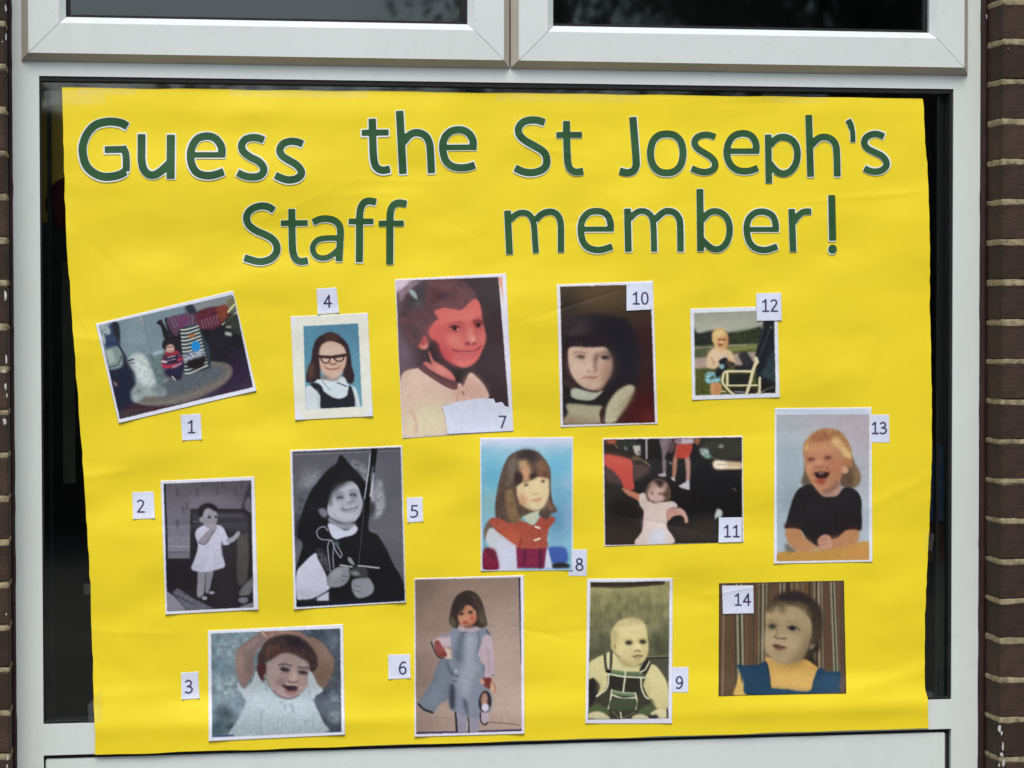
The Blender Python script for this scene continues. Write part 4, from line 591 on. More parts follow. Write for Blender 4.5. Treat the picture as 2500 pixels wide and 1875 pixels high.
    P.p('b5a56e', [335,740, 370,740, 390,790, 370,830, 340,800], b=2); P.l('6c5f3c', [375,760, 385,800], 9, b=2); P.p('d2c48a', [430,780, 520,780, 560,860, 500,900, 430,860], b=8, a=.8); P.p('a89a66', [560,860, 660,870, 640,940, 580,920], b=7, a=.6)
    P.e('2c261e', 525,738, 40,25, b=2.5); P.e('2c261e', 672,728, 38,25, b=2.5); P.l('a8985f', [470,705, 550,700], 9, b=3, a=.7); P.l('a8985f', [640,695, 710,690], 9, b=3, a=.6); P.p('e0d59c', [600,750, 640,750, 650,810, 595,810], b=4, a=.8); P.l('6c5a38', [590,830, 620,818, 645,832], 12, b=1.8); P.l('4c3628', [575,888, 610,878, 665,880], 12, b=1.8); P.p('93805a', [590,890, 650,890, 630,915, 595,910], b=3, a=.8)
    P.noise(.02, 2.5, 2.5); P.clip(); return P
def pic10():
    P = Pic(1345, 675, 4.365, [62,85, 1088,47, 1138,1572, 105,1608], 'dedde8')
    P.clip([98,108, 1062,82, 1108,1555, 132,1582]); P.g('4c3c22', '2c2422', 500, 120, 500, 620); P.e('5a4424', 520,240, 260,110, b=26, a=.8); P.e('2a2420', 180,300, 110,180, b=16, a=.7); P.e('4c3426', 950,500, 150,120, b=20, a=.8); P.p('35191a', [900,600, 1100,560, 1110,1560, 700,1560, 900,1200], b=16); P.p('4a1518', [760,1450, 1000,1200, 1110,1250, 1110,1560, 700,1560], b=16); P.p('6a2418', [960,1500, 1110,1440, 1110,1560, 940,1560], b=12, a=.9)
    P.p('211c22', [140,760, 150,560, 250,440, 420,400, 640,420, 820,470, 900,620, 940,900, 900,1160, 740,1200, 600,1400, 560,1560, 140,1560, 130,1150], b=5); P.p('3c3434', [150,640, 200,500, 330,440, 420,520, 400,680, 250,680], b=12, n=.2, f=(4,7)); P.p('4a4644', [180,600, 260,560, 380,640, 320,680, 220,660], b=8, a=.6, n=.2); P.p('181622', [500,600, 700,500, 860,620, 880,1000, 740,1100, 680,800], b=16, a=.8)
    P.p('2f1c1e', [130,760, 190,760, 190,960, 240,1080, 290,1180, 220,1190, 150,1100], b=3); P.p('4a3a34', [135,1080, 180,1120, 280,1170, 230,1200, 150,1160], b=4, a=.7)
    P.p('c4a38c', [180,820, 190,770, 240,745, 400,750, 540,740, 620,790, 660,880, 650,1020, 600,1120, 540,1200, 460,1215, 360,1190, 280,1130, 220,1040, 190,930], b=2); P.p('c8aa96', [200,900, 320,900, 360,1000, 330,1100, 250,1060], b=9, a=.8); P.p('2c2024', [600,760, 680,800, 700,1000, 620,1130, 540,1220, 620,1060, 660,930, 620,850], b=7); P.p('a07c66', [540,930, 620,920, 620,1040, 550,1120, 520,1060], b=6, a=.7); P.p('6a4a40', [360,1190, 460,1215, 560,1160, 600,1080, 560,1200, 470,1230], b=4, a=.8)
    P.p('231a1e', [150,760, 250,690, 330,740, 420,750, 540,740, 600,700, 560,620, 200,640, 150,680], b=3); P.l('8a6a5c', [318,710, 322,745], 8, b=3, a=.6); P.l('a08070', [420,735, 430,760], 8, b=3, a=.4); [P.l('3a3234' if q % 2 else '17151c', [200+q*17,470+(q*29)%50, 190+q*18,600, 180+q*20,740], 9, b=4, a=.35) for q in range(24)]
    P.l('6a4a40', [250,815, 300,805, 370,820], 12, b=3, a=.6); P.e('2c1e20', 322,856, 42,20, 3, b=2.2); P.l('5a423c', [250,852, 290,846], 9, b=3, a=.6); P.p('a08070', [240,830, 300,800, 380,820, 380,880, 290,885], b=7, a=.5); P.p('8a6c5e', [520,820, 600,800, 640,860, 600,900, 520,880], b=8, a=.6); P.p('d0b6a2', [360,940, 440,1000, 380,1050, 330,1030], b=8, a=.5); P.p('8a6858', [600,900, 650,900, 640,1040, 580,1120, 560,1100, 600,1000], b=9, a=.8); P.l('6a4a40', [500,835, 560,812, 620,815], 16, b=4, a=.5); P.e('1f1a20', 580,862, 44,20, 3, b=2.5); P.p('4c322e', [455,850, 510,830, 480,920, 490,1000, 450,960], b=5, a=.9); P.p('cbb0a0', [400,860, 440,860, 440,1000, 390,990], b=5, a=.8)
    P.e('6e483c', 405,1006, 20,9, b=2.5, a=.7); P.e('5c3c34', 472,1006, 20,9, b=2.5, a=.8); P.l('9c7464', [400,1016, 440,1022, 480,1012], 9, b=3, a=.6); P.p('ae7c6e', [362,1072, 400,1054, 435,1060, 495,1062, 470,1096, 420,1102, 385,1090], b=4, a=.9); P.l('744a42', [350,1074, 400,1074, 440,1079, 500,1068], 8, b=2.5, a=.8); P.l('8a6452', [325,1100, 345,1075], 10, b=2, a=.7); P.e('c4a28c', 430,1140, 60,24, b=5, a=.7)
    P.p('a9ad98', [205,1220, 260,1190, 380,1220, 480,1235, 555,1215, 520,1270, 440,1320, 320,1320, 220,1290], b=1.8); P.p('bcc0a8', [230,1215, 320,1220, 420,1260, 300,1280], b=5, a=.7); P.p('211f20', [140,1200, 200,1200, 220,1290, 330,1325, 450,1320, 560,1230, 620,1230, 590,1380, 540,1390, 400,1365, 280,1370, 170,1350, 150,1560, 130,1560], b=2)
    P.p('a29e80', [160,1370, 230,1355, 400,1370, 550,1385, 520,1460, 540,1560, 140,1570, 180,1460], b=2.5); P.p('7c5c4c', [140,1500, 300,1520, 500,1540, 540,1570, 140,1580], b=10, a=.8); P.l('4a2a20', [570,1390, 535,1450, 545,1560], 30, b=2.5)
    P.p('b3ad8c', [590,1400, 640,1300, 720,1210, 830,1155, 890,1180, 870,1260, 790,1400, 720,1500, 680,1555, 580,1560], b=2.5, n=.06); P.p('8a7a5c', [870,1200, 880,1280, 780,1430, 690,1550, 760,1380, 850,1260], b=6, a=.8)
    P.noise(.02, 2.5, 2.5); P.clip(); return P
def pic11():
    P = Pic(1455, 1050, 5.529, [90,112, 1980,75, 1998,1510, 112,1570], 'e4dcd8')
    P.clip([108,128, 1968,97, 1975,1515, 125,1552]); P.g('26221f', '141214', 300, 200, 1500, 900); P.p('33332a', [1400,110, 1970,100, 1970,430, 1600,400, 1450,300], b=10); P.p('2e2822', [1100,1250, 1660,1180, 1660,1520, 1050,1530, 980,1300], b=10); P.p('2c2722', [120,720, 340,720, 560,950, 640,1100, 600,1350, 520,1540, 130,1550], b=6); P.p('1c1616', [200,950, 560,980, 620,1150, 400,1300, 220,1200], b=16); P.p('3a2a26', [130,1300, 500,1400, 500,1550, 130,1550], b=14, a=.7)
    P.p('2e2822', [110,200, 500,230, 500,380, 110,330], b=3); P.p('30342c', [270,140, 560,140, 560,260, 400,260], b=6, n=.3, f=(4,4)); P.p('b0583c', [140,135, 270,130, 260,180, 150,180], b=3); P.l('8c7058', [240,185, 300,240], 12, b=2); P.p('7c8480', [385,225, 410,225, 420,265, 385,262], b=2); P.q('b0ada4', [495,212, 600,205, 605,330, 560,350, 520,300], b=1.5); P.e('4a4a44', 585,300, 18,22, b=2); P.q('a8a8ac', [668,120, 692,120, 694,395, 672,395], b=1.2); P.p('5c5034', [495,360, 560,350, 640,400, 740,480, 700,460, 600,420, 490,410], b=2); P.l('7c705c', [660,425, 730,480], 14, b=2)
    P.p('4c3a38', [130,490, 350,600, 380,720, 160,700], b=3); P.p('4e3c3a', [495,470, 700,480, 720,560, 520,680], b=4); P.p('b8463c', [115,335, 250,345, 400,375, 490,430, 495,600, 510,800, 380,780, 340,680, 240,560, 125,470], b=1.4); P.p('c65a4a', [115,335, 300,355, 480,430, 480,480, 240,470, 150,450], b=7, a=.7)
    P.p('75686e', [860,120, 1000,115, 1040,220, 960,300, 940,400, 1030,440, 1010,470, 950,410, 945,570, 900,560, 890,300], b=1.6, n=.1); P.p('5c4444', [1000,160, 1070,180, 1040,300, 960,280], b=3, n=.2); P.p('a09298', [840,600, 900,580, 930,570, 950,610, 930,632, 850,620], b=1.5)
    P.p('9c6e56', [1090,190, 1110,300, 1100,400, 1080,600, 1060,660, 1030,640, 1040,400, 1070,300], b=1.6); P.p('a87e74', [1200,350, 1260,350, 1275,540, 1260,700, 1220,690, 1215,540], b=1.6); P.p('b04034', [1100,190, 1290,185, 1290,280, 1240,370, 1150,385, 1070,360, 1090,280], b=1.5, n=.05); P.q('b6a2a8', [1150,115, 1320,110, 1320,180, 1130,190], b=1.5); P.p('8c6c74', [1060,120, 1150,115, 1130,190, 1070,180], b=2, n=.3); P.p('8a5a3c', [1330,110, 1410,110, 1380,200, 1330,170], b=2)
    P.p('b0b0b4', [1010,640, 1050,640, 1070,690, 1040,680], b=1.4); P.p('b4b2b8', [1120,750, 1210,700, 1220,675, 1255,680, 1265,760, 1260,805, 1180,790, 1130,770], b=1.4)
    P.p('8c9c98', [1400,260, 1500,250, 1530,320, 1490,340, 1430,340], b=2.5, n=.2); P.p('74a090', [1450,345, 1530,330, 1560,370, 1490,382], b=2.5); P.l('5c5c54', [1540,350, 1630,390], 10, b=2); P.p('8c8c84', [1650,230, 1690,190, 1725,225, 1700,240], b=2.2)
    P.p('d0b894', [1580,440, 1620,412, 1740,420, 1980,440, 1980,520, 1760,530, 1620,525, 1585,490], b=2); P.p('e8dcc4', [1600,425, 1720,425, 1780,450, 1780,500, 1620,515], b=4); P.l('7c5c34', [1640,462, 1980,480], 8, b=2, a=.7); P.l('6c4c2c', [1760,440, 1980,445], 8, b=3, a=.5); P.l('7c7468', [1850,785, 1890,815], 10, b=2.5)
    P.p('b0bcb0', [1645,1060, 1705,1100, 1690,1180, 1640,1180, 1605,1205, 1610,1130], b=1.8)
    P.p('b87458', [345,780, 400,790, 500,830, 610,880, 590,970, 520,920, 430,880, 370,820], b=1.5); P.p('d0bcb2', [590,870, 670,850, 740,900, 760,980, 900,970, 1050,965, 1100,1040, 1000,1060, 960,1130, 965,1230, 960,1320, 1050,1530, 540,1550, 620,1360, 640,1200, 640,1080, 590,1000], b=1.5); P.p('bda9a0', [600,960, 660,1060, 700,1000, 660,900], b=6, a=.6); P.p('cdb6ba', [640,1200, 720,1180, 700,1320, 640,1320], b=6, a=.6); P.p('c4cee0', [760,1360, 900,1340, 950,1420, 900,1540, 720,1540], b=7, a=.9)
    P.p('bc8a7c', [950,1110, 990,1060, 1120,1050, 1190,1090, 1240,1200, 1235,1250, 1200,1250, 1190,1190, 1140,1150, 1040,1170, 965,1230], b=1.5); P.p('caa498', [1120,1060, 1190,1100, 1230,1200, 1150,1120], b=3, a=.7)
    P.p('5c4840', [665,850, 690,760, 760,680, 850,650, 930,680, 990,760, 1010,880, 990,950, 940,960, 800,940, 710,960], b=1.6, n=.15); P.p('6e544c', [680,840, 720,740, 760,720, 740,860, 700,920], b=3, a=.8); P.p('5c4430', [900,800, 980,800, 1000,900, 960,940, 900,900], b=4, a=.8)
    P.p('c4a096', [720,800, 760,760, 830,750, 880,790, 920,760, 930,820, 880,860, 930,910, 900,960, 800,980, 730,940, 700,880], b=2.5); P.p('3a2a28', [800,680, 880,670, 920,720, 880,760, 830,750, 800,720], b=3); P.p('a8887c', [740,720, 790,700, 830,760, 770,830, 730,850], b=3, a=.8); P.p('a48478', [880,800, 940,700, 960,760, 920,820], b=3, a=.8); P.e('54403c', 755,850, 14,20, b=2); P.e('5c4440', 862,858, 20,16, b=2)
    P.noise(.02, 2.5, 2.5); P.clip(); return P
def pic12():
    P = Pic(1670, 705, 5.925, [88,290, 1350,250, 1385,1572, 118,1612], 'd9e0ea')
    P.clip([145,350, 1305,310, 1325,1508, 160,1545]); P.g('8f9484', 'a8aa98', 700, 330, 700, 640)
    P.p('252a26', [140,560, 200,640, 420,600, 640,630, 850,620, 1000,580, 1130,560, 1130,830, 140,850], b=2.5, n=.15, f=(4,4)); P.p('343a24', [700,640, 1100,600, 1090,760, 700,780], b=5, n=.25, f=(4,4)); P.q('6a6e48', [140,830, 1100,790, 1080,940, 140,1010], b=2, ); P.p('4c5238', [150,870, 450,850, 440,960, 150,1000], b=5, n=.15); P.p('77803e', [680,860, 1050,820, 1040,890, 700,920], b=5); P.l('8c8c7c', [150,855, 420,840], 14, b=2, a=.8); P.l('a0a090', [640,820, 900,815], 12, b=2, a=.8); P.p('33391f', [700,920, 1000,880, 1040,900, 760,940], b=3, a=.8)
    P.q('a28e80', [155,1010, 1060,910, 1060,1110, 160,1160], b=2, n=.05); P.q('4c5024', [160,1155, 1325,1080, 1325,1510, 165,1545], b=2, n=.2)
    P.p('d2b088', [330,1130, 340,960, 400,880, 460,850, 600,870, 690,920, 740,1080, 620,1060, 520,1000, 500,1100, 430,1160, 350,1140], b=1.6); P.p('dcc09c', [380,900, 500,880, 600,960, 460,1040, 390,1000], b=8, a=.8); P.l('a0704a', [400,1000, 430,1080], 18, b=3, a=.7); P.p('c09058', [600,1000, 700,1060, 730,1100, 640,1100], b=2)
    P.p('d8b474', [405,740, 415,640, 470,580, 560,575, 620,640, 635,730, 625,830, 590,880, 520,890, 450,850, 430,790], b=1.8); P.p('c88a58', [480,700, 600,660, 625,780, 590,870, 520,880, 470,800], b=5, a=.7); P.p('e0c080', [430,620, 560,590, 560,660, 460,700], b=5, a=.8); P.p('7a4a30', [490,735, 540,730, 610,740, 540,755], b=2); P.p('804830', [495,790, 570,800, 540,830, 505,830], b=2); P.e('e8c090', 540,770, 22,18, b=2); P.l('4a3020', [500,728, 528,732], 12, b=1.5); P.l('4a3020', [562,735, 598,730], 12, b=1.5); P.p('a86a44', [590,680, 630,700, 625,830, 590,870, 600,780], b=4, a=.8); P.l('8a5a34', [430,610, 480,590, 560,590, 610,640], 10, b=2.5, a=.6)
    P.p('7cb0b4', [310,1240, 400,1200, 500,1260, 530,1340, 400,1370, 320,1350], b=2, n=.3, f=(3,3)); P.p('c08858', [390,1380, 530,1370, 530,1520, 400,1530], b=1.5); P.p('c89a6c', [390,1400, 430,1400, 430,1530, 400,1530], b=3); P.p('c46c48', [440,1420, 500,1420, 490,1510, 440,1510], b=5, a=.6); P.p('3c4c34', [380,1280, 440,1250, 440,1290, 380,1310], b=2)
    P.p('1c2028', [500,1050, 560,1000, 620,1000, 640,1060, 720,1070, 730,1110, 650,1140, 560,1220, 480,1290, 450,1210, 530,1110], b=1.8); P.l('d0b4a4', [500,1020, 560,980, 620,950], 20, b=2); P.p('80b0b4', [510,1120, 560,1090, 585,1130, 540,1165], b=1.8); P.p('4c3c30', [600,1060, 700,1060, 700,1110, 640,1120], b=2)
    P.p('26262a', [790,960, 880,910, 920,940, 1010,1080, 1000,1180, 850,1200, 740,1170, 730,1110, 850,1100], b=2); P.p('38363c', [800,980, 880,930, 960,1080, 900,1120], b=4, a=.7); P.q('20211e', [660,1230, 960,1230, 920,1390, 660,1390], b=2); P.q('28261e', [640,1420, 1060,1420, 1060,1520, 700,1520], b=3)
    P.q('191c24', [1150,470, 1305,440, 1325,1510, 1100,1510, 1040,1300, 1060,1000, 1030,960], b=1.8); P.p('2c3c40', [1220,1000, 1320,900, 1325,1380, 1200,1290, 1080,1260, 1160,1150], b=4, n=.2, f=(3,3)); P.l('4a5864', [1230,600, 1170,780, 1080,1000], 14, b=2.5, a=.7); P.l('505c60', [1140,620, 1080,800], 12, b=3, a=.6); P.e('7c7c5c', 1260,560, 16,24, b=2); P.e('8c8c6c', 1135,560, 14,24, b=2); P.l('b8b090', [1110,1500, 1200,1450, 1290,1420], 14, b=2); P.l('9098a0', [740,1490, 870,1495], 16, b=2); P.q('1a1814', [1120,1310, 1290,1350, 1310,1410, 1120,1480], b=3)
    for p, w in (([560,1290, 580,1220, 640,1195, 1000,1195], 34), ([625,1215, 625,1400], 34), ([560,1290, 560,1360, 640,1460, 720,1525], 32), ([1050,1050, 1000,1180, 950,1380, 900,1530], 44), ([640,1400, 1060,1395], 24), ([1095,1290, 1090,1500, 1050,1525], 36), ([1040,1010, 1060,1060], 50), ([540,1480, 600,1490], 18)): P.l('d4c89c', p, w)
    P.noise(.02, 2.5, 2.5); P.clip(); return P
def pic13():
    P = Pic(1870, 980, 4.046, [88,68, 1042,58, 1052,1585, 78,1605], 'dde2ee')
    P.q('bccbe0', [95,80, 960,75, 1015,85, 1020,140, 100,130], b=2); P.clip([103,130, 1022,128, 1018,1565, 108,1580]); P.g('a8a2a8', '9fb0b8', 700, 130, 300, 700); P.e('8a9ba4', 230,620, 130,260, b=24, a=.8); P.e('7a8a92', 250,950, 60,140, b=16, a=.8); P.e('b0b8c4', 980,1100, 50,300, b=16, a=.9); P.e('aaa0a8', 950,300, 100,160, b=22, a=.8); P.e('8fa6b0', 160,1150, 50,300, b=12, a=.6)
    P.p('b88840', [108,1510, 200,1480, 500,1470, 700,1440, 1020,1385, 1020,1570, 108,1580], b=1.6); P.p('c88a4c', [800,1460, 1020,1420, 1018,1565, 700,1565], b=10, a=.6); P.p('5c5448', [195,1400, 260,1440, 300,1480, 200,1480], b=3, a=.8)
    P.p('5e4a3a', [740,600, 840,540, 880,620, 920,690, 932,770, 905,830, 850,855, 780,850, 730,820, 730,720], b=2.5, n=.08, f=(3,5)); P.p('94744e', [830,600, 880,640, 925,720, 905,820, 860,845, 870,740], b=4, a=.7, n=.1); P.p('5f5340', [350,790, 378,690, 380,600, 430,720, 470,800, 440,830, 370,830], b=2.5)
    P.p('221d20', [190,1240, 230,1080, 280,930, 340,850, 460,820, 560,920, 700,930, 780,850, 880,870, 940,960, 945,1080, 935,1270, 800,1270, 740,1320, 620,1330, 520,1320, 500,1420, 400,1360, 340,1270, 195,1255], b=1.5, n=.1); P.p('3a1f1c', [200,1200, 340,1230, 340,1260, 195,1255], b=3, a=.8); P.p('3a1f1c', [800,1230, 930,1230, 925,1275, 800,1265], b=3, a=.8)
    P.p('221d20', [470,1280, 800,1250, 800,1300, 740,1350, 640,1370, 500,1430], b=1.5); P.p('221d20', [440,830, 520,880, 600,960, 700,940, 760,860, 800,960, 600,1040, 440,960], b=2)
    P.p('b07c54', [200,1262, 335,1268, 380,1340, 500,1430, 560,1400, 700,1350, 790,1275, 915,1278, 900,1390, 780,1430, 600,1470, 500,1460, 400,1475, 300,1470, 210,1380], b=1.8); P.p('c0865a', [330,1320, 480,1430, 500,1470, 380,1480], b=7, a=.6); P.p('b07a58', [640,1350, 800,1340, 780,1420, 650,1430], b=7, a=.7)
    P.p('c08c74', [510,1370, 560,1320, 620,1320, 650,1370, 650,1440, 560,1460, 520,1420], b=1.8); 
    for y in (1350, 1380, 1412): P.l('7a4c3c', [530,y+10, 600,y-8], 8, b=2.5, a=.5)
    P.p('a07c6c', [520,880, 600,900, 690,830, 735,815, 742,870, 690,930, 600,945, 550,930], b=2); P.p('b98c78', [640,900, 720,830, 730,870, 680,920], b=4, a=.8)
    P.p('ad7858', [380,600, 370,480, 400,400, 480,360, 640,370, 720,430, 770,520, 790,620, 755,720, 715,800, 650,860, 575,905, 515,880, 460,820, 405,720], b=1.8); P.p('be8460', [420,440, 560,400, 680,440, 640,520, 560,520, 440,530], b=8, a=.7); P.p('c07c5c', [620,580, 740,580, 700,720, 640,760, 610,680], b=8, a=.8); P.p('c58a64', [400,640, 460,620, 480,700, 440,720], b=6, a=.8)
    P.p('9c7048', [370,440, 420,350, 520,280, 620,265, 720,290, 800,370, 840,470, 850,570, 800,560, 740,520, 700,440, 640,400, 520,390, 430,410, 400,480, 375,520], b=2, n=.12, f=(3,6)); P.p('d0aa70', [640,400, 700,350, 770,430, 840,520, 840,575, 790,560, 720,470], b=3, n=.05, f=(4,6)); P.p('c89c60', [375,480, 400,410, 420,420, 410,480], b=3); P.p('8a4c34', [470,330, 600,310, 640,350, 560,380, 520,400, 450,380], b=4, a=.75); P.p('a87048', [750,560, 840,580, 850,640, 790,650, 760,620], b=3, n=.05)
    P.p('d0a080', [755,650, 780,640, 815,670, 795,710, 755,700], b=2)
    P.p('4a2a24', [415,570, 440,558, 485,568, 460,585, 420,588], b=2); P.p('442420', [575,560, 605,540, 650,555, 610,572], b=2); P.p('955840', [400,555, 450,540, 490,555, 470,590, 410,590], b=6, a=.6); P.p('935640', [565,545, 610,530, 660,545, 650,580, 580,580], b=6, a=.6); P.p('c08a68', [400,640, 450,610, 480,660, 440,700], b=7, a=.7); P.p('935c44', [640,620, 740,560, 760,640, 700,760, 650,820, 640,740], b=14, a=.5); [P.l('8a5a34' if q % 2 else 'c49a64', [430+q*16,350-(q*13)%40, 420+q*17,400, 425+q*16,430+(q*7)%20], 7, b=3, a=.4) for q in range(22)]; P.p('c88c6c', [490,590, 540,570, 560,620, 500,630], b=4, a=.9); P.p('6a3424', [480,640, 520,655, 560,640, 540,660, 490,655], b=2.5); P.l('8a4c34', [600,650, 640,700], 12, b=3, a=.7); P.l('8a4c34', [465,670, 455,720], 12, b=3, a=.6)
    P.p('2e1212', [475,710, 540,695, 625,705, 600,755, 560,765, 510,760], b=2); P.p('9a8a88', [515,705, 570,700, 575,716, 520,720], b=2, a=.8); P.p('963c34', [490,780, 540,760, 590,770, 570,815, 520,820], b=3.5, a=.85); P.p('c4886c', [460,760, 490,820, 560,850, 620,800, 640,760, 600,860, 540,890, 490,850], b=5, a=.7); P.p('5a3428', [540,890, 640,860, 720,780, 700,840, 620,900], b=4, a=.7)
    P.noise(.01, 2.5, 2.5); P.clip(); return P
def pic14():
    P = Pic(1735, 1400, 5.352, [110,128, 1742,92, 1772,1565, 103,1600], '4c3c2c')
    P.clip([112,130, 1740,94, 1770,1563, 105,1598]); P.g('5a4632', '594434', 200, 200, 1700, 300)
    for x0, x1, w, c in ((175,155,22,'7a6c58'),(340,370,26,'8a9078'),(398,430,26,'8c9078'),(372,400,18,'2e3424'),(310,330,14,'3a3a28'),(470,470,12,'6c5c4a'),(560,560,16,'4a3a2c'),(630,625,12,'7c8068'),(685,672,24,'8a8e76'),(655,650,12,'3a3c2c'),(735,720,18,'7e7c68'),(750,740,10,'38362a'),(910,905,24,'828068'),(935,930,12,'3c3828'),(960,958,20,'8a8470'),(1010,1010,40,'33281e'),(1060,1058,20,'7a6c4c'),(1125,1122,18,'827a60'),(1205,1200,16,'7c7458'),(1160,1160,20,'6c5434'),(1270,1270,70,'6a4c2a'),(1355,1352,18,'8a8066'),(1410,1425,24,'948c72'),(1382,1390,16,'3c3424'),(1450,1475,18,'7c7460'),(1570,1630,26,'8c8a72'),(1610,1670,24,'868a72'),(1592,1652,14,'28301e'),(1665,1690,10,'6c5a48'),(110,108,26,'3c3024'),(1745,1765,14,'2e2418'),(1350,1350,14,'6c7060'),(1290,1290,20,'2c2c28')):
        P.l(c, [x0,90, x1,1610], w, b=1.2, a=.9, sm=False)
    P.l('2a2418', [110,135, 700,122, 1740,97], 10, b=2, a=.7); P.p('2a2620', [1250,960, 1420,900, 1420,1000, 1340,1060, 1400,1230, 1300,1180, 1230,1100], b=4)
    P.p('c89a50', [715,1130, 780,1100, 960,1180, 1220,1120, 1400,1230, 1420,1240, 1300,1540, 1000,1510, 800,1500], b=1.6); P.p('cea458', [820,1250, 1240,1260, 1200,1480, 860,1460], b=12, a=.7); P.p('a87c3c', [800,1130, 960,1200, 1200,1140, 1180,1190, 980,1240, 820,1190], b=6, a=.8); P.l('b88c48', [1045,1220, 1045,1480], 10, b=3, a=.5)
    P.p('c8a054', [385,1290, 400,1400, 480,1590, 305,1590, 340,1440], b=1.5)
    P.p('1c3c54', [345,1195, 440,1200, 600,1195, 715,1150, 760,1250, 780,1480, 830,1500, 1050,1530, 1290,1535, 1340,1400, 1415,1235, 1540,1290, 1690,1290, 1680,1480, 1640,1560, 1000,1580, 485,1590, 430,1420, 390,1290], b=1.5, n=.06); P.p('1e4664', [800,1510, 1280,1545, 1640,1540, 1640,1570, 900,1580, 600,1580], b=6, a=.7); P.p('1c4a6c', [1480,1340, 1660,1320, 1640,1500, 1460,1500], b=12, a=.6); P.l('142a3c', [720,1160, 770,1330, 780,1480], 12, b=2)
    P.p('382e26', [740,440, 790,370, 880,280, 1000,240, 1130,235, 1260,280, 1400,390, 1450,500, 1460,700, 1420,900, 1350,940, 1290,900, 1310,650, 1200,500, 800,460], b=2.5, n=.12, f=(3,6)); P.p('251f24', [900,300, 1100,240, 1280,320, 1300,420, 1100,400, 900,390], b=7, a=.8); P.p('3e3428', [1300,640, 1420,620, 1440,780, 1380,900, 1300,880], b=8, a=.8)
    P.p('a28e69', [715,560, 740,500, 860,420, 1100,410, 1240,480, 1310,620, 1320,760, 1290,900, 1240,1040, 1160,1130, 1000,1180, 880,1160, 780,1090, 715,990, 705,850, 720,700], b=2); P.p('a8946c', [820,560, 1000,520, 1180,600, 1160,650, 940,640, 800,620], b=14, a=.7); P.p('a49070', [720,860, 860,860, 1000,880, 1080,1000, 1000,1130, 860,1120, 740,1000], b=16, a=.7); P.p('6e5c42', [1180,1000, 1290,800, 1320,700, 1300,900, 1240,1050, 1150,1140, 1000,1185, 1100,1100], b=8, a=.9); P.p('9c8868', [880,720, 960,720, 960,820, 920,840, 880,800], b=7, a=.8)
    P.p('5c5038', [730,470, 800,380, 900,360, 1200,380, 1300,480, 1310,600, 1200,480, 1080,430, 960,440, 930,520, 900,440, 850,440, 800,520, 760,500], b=4, a=.9, n=.2, f=(3,7)); P.p('6c5e46', [860,440, 960,420, 980,500, 920,520], b=4, a=.6, n=.3)
    P.p('55452f', [745,690, 780,655, 850,660, 870,700, 840,720, 780,725], b=3.5, a=.8); P.p('7a6a50', [740,640, 860,640, 880,720, 800,745, 740,720], b=9, a=.6); P.p('7a6a50', [990,680, 1100,670, 1180,730, 1120,770, 1000,760], b=9, a=.6); P.p('b8a682', [720,780, 800,800, 800,900, 740,900], b=12, a=.6); P.p('b4a27e', [960,800, 1100,820, 1080,940, 990,920], b=14, a=.6); P.p('7c6b50', [1200,760, 1300,700, 1290,880, 1220,1000], b=14, a=.6); P.e('26262e', 806,690, 34,24, b=3); P.e('2e3038', 1070,720, 58,26, 6, b=2.2); P.l('4c3c2c', [1000,700, 1060,685, 1120,700, 1160,740], 14, b=2.5); P.e('16161c', 1068,716, 26,24, b=1.8); P.l('7a6a4c', [1000,640, 1080,630, 1150,660], 12, b=4, a=.6); P.l('7a6a4c', [760,620, 830,625], 12, b=4, a=.6); P.e('a89c88', 1120,735, 18,8, b=2, a=.7)
    P.l('5c4832', [840,825, 870,845, 920,850, 985,850], 20, b=3.5, a=.9); P.l('6c5a40', [870,740, 862,800], 12, b=4, a=.6); P.p('4a2c22', [805,930, 880,930, 920,945, 1000,970, 960,985, 900,995, 840,975], b=2.2); P.p('7c5444', [840,970, 900,965, 970,985, 900,1005], b=3, a=.9); P.e('8a7656', 900,1035, 60,18, b=5, a=.6)
    P.p('80705a', [1285,950, 1350,925, 1360,950, 1320,990, 1295,985], b=2.2)
    P.noise(.02, 2.5, 2.5); P.clip(); return P
DIG = {'1': ([.05,.2, .17,.14, .3,.01], [.3,.01, .3,.97], [.06,.98, .54,.98]), '2': ([.04,.13, .22,.02, .42,.07, .5,.24, .42,.46, .26,.68, .07,.96], [.06,.97, .57,.97]),
 '3': ([.05,.12, .25,.02, .44,.1, .46,.3, .36,.44, .18,.48], [.18,.48, .44,.54, .55,.72, .44,.92, .25,1., .03,.93]), '4': ([.42,.02, .02,.7], [.02,.7, .62,.69], [.43,.02, .44,1.]),
 '5': ([.52,.03, .12,.04], [.12,.04, .08,.42], [.08,.43, .3,.4, .5,.5, .55,.7, .44,.9, .22,.99, .03,.95]), '6': ([.52,.07, .38,.02, .2,.14, .07,.4, .06,.7, .14,.9, .3,.99, .48,.9, .56,.68, .48,.48, .34,.42, .18,.46, .07,.56],),
 '7': ([.02,.03, .56,.03], [.56,.03, .22,1.]), '8': ([.3,.02, .12,.1, .1,.32, .3,.46, .48,.33, .47,.1, .3,.02], [.3,.46, .1,.58, .02,.78, .12,.94, .3,.99, .5,.93, .57,.77, .5,.58, .3,.46]),
 '9': ([.05,.94, .2,.99, .38,.88, .5,.62, .5,.32, .42,.1, .26,.01, .1,.1, .02,.3, .08,.5, .22,.58, .38,.54, .5,.42],), '0': ([.3,.01, .12,.12, .05,.4, .07,.7, .16,.92, .3,.99, .46,.92, .55,.68, .55,.36, .46,.1, .3,.01],)}
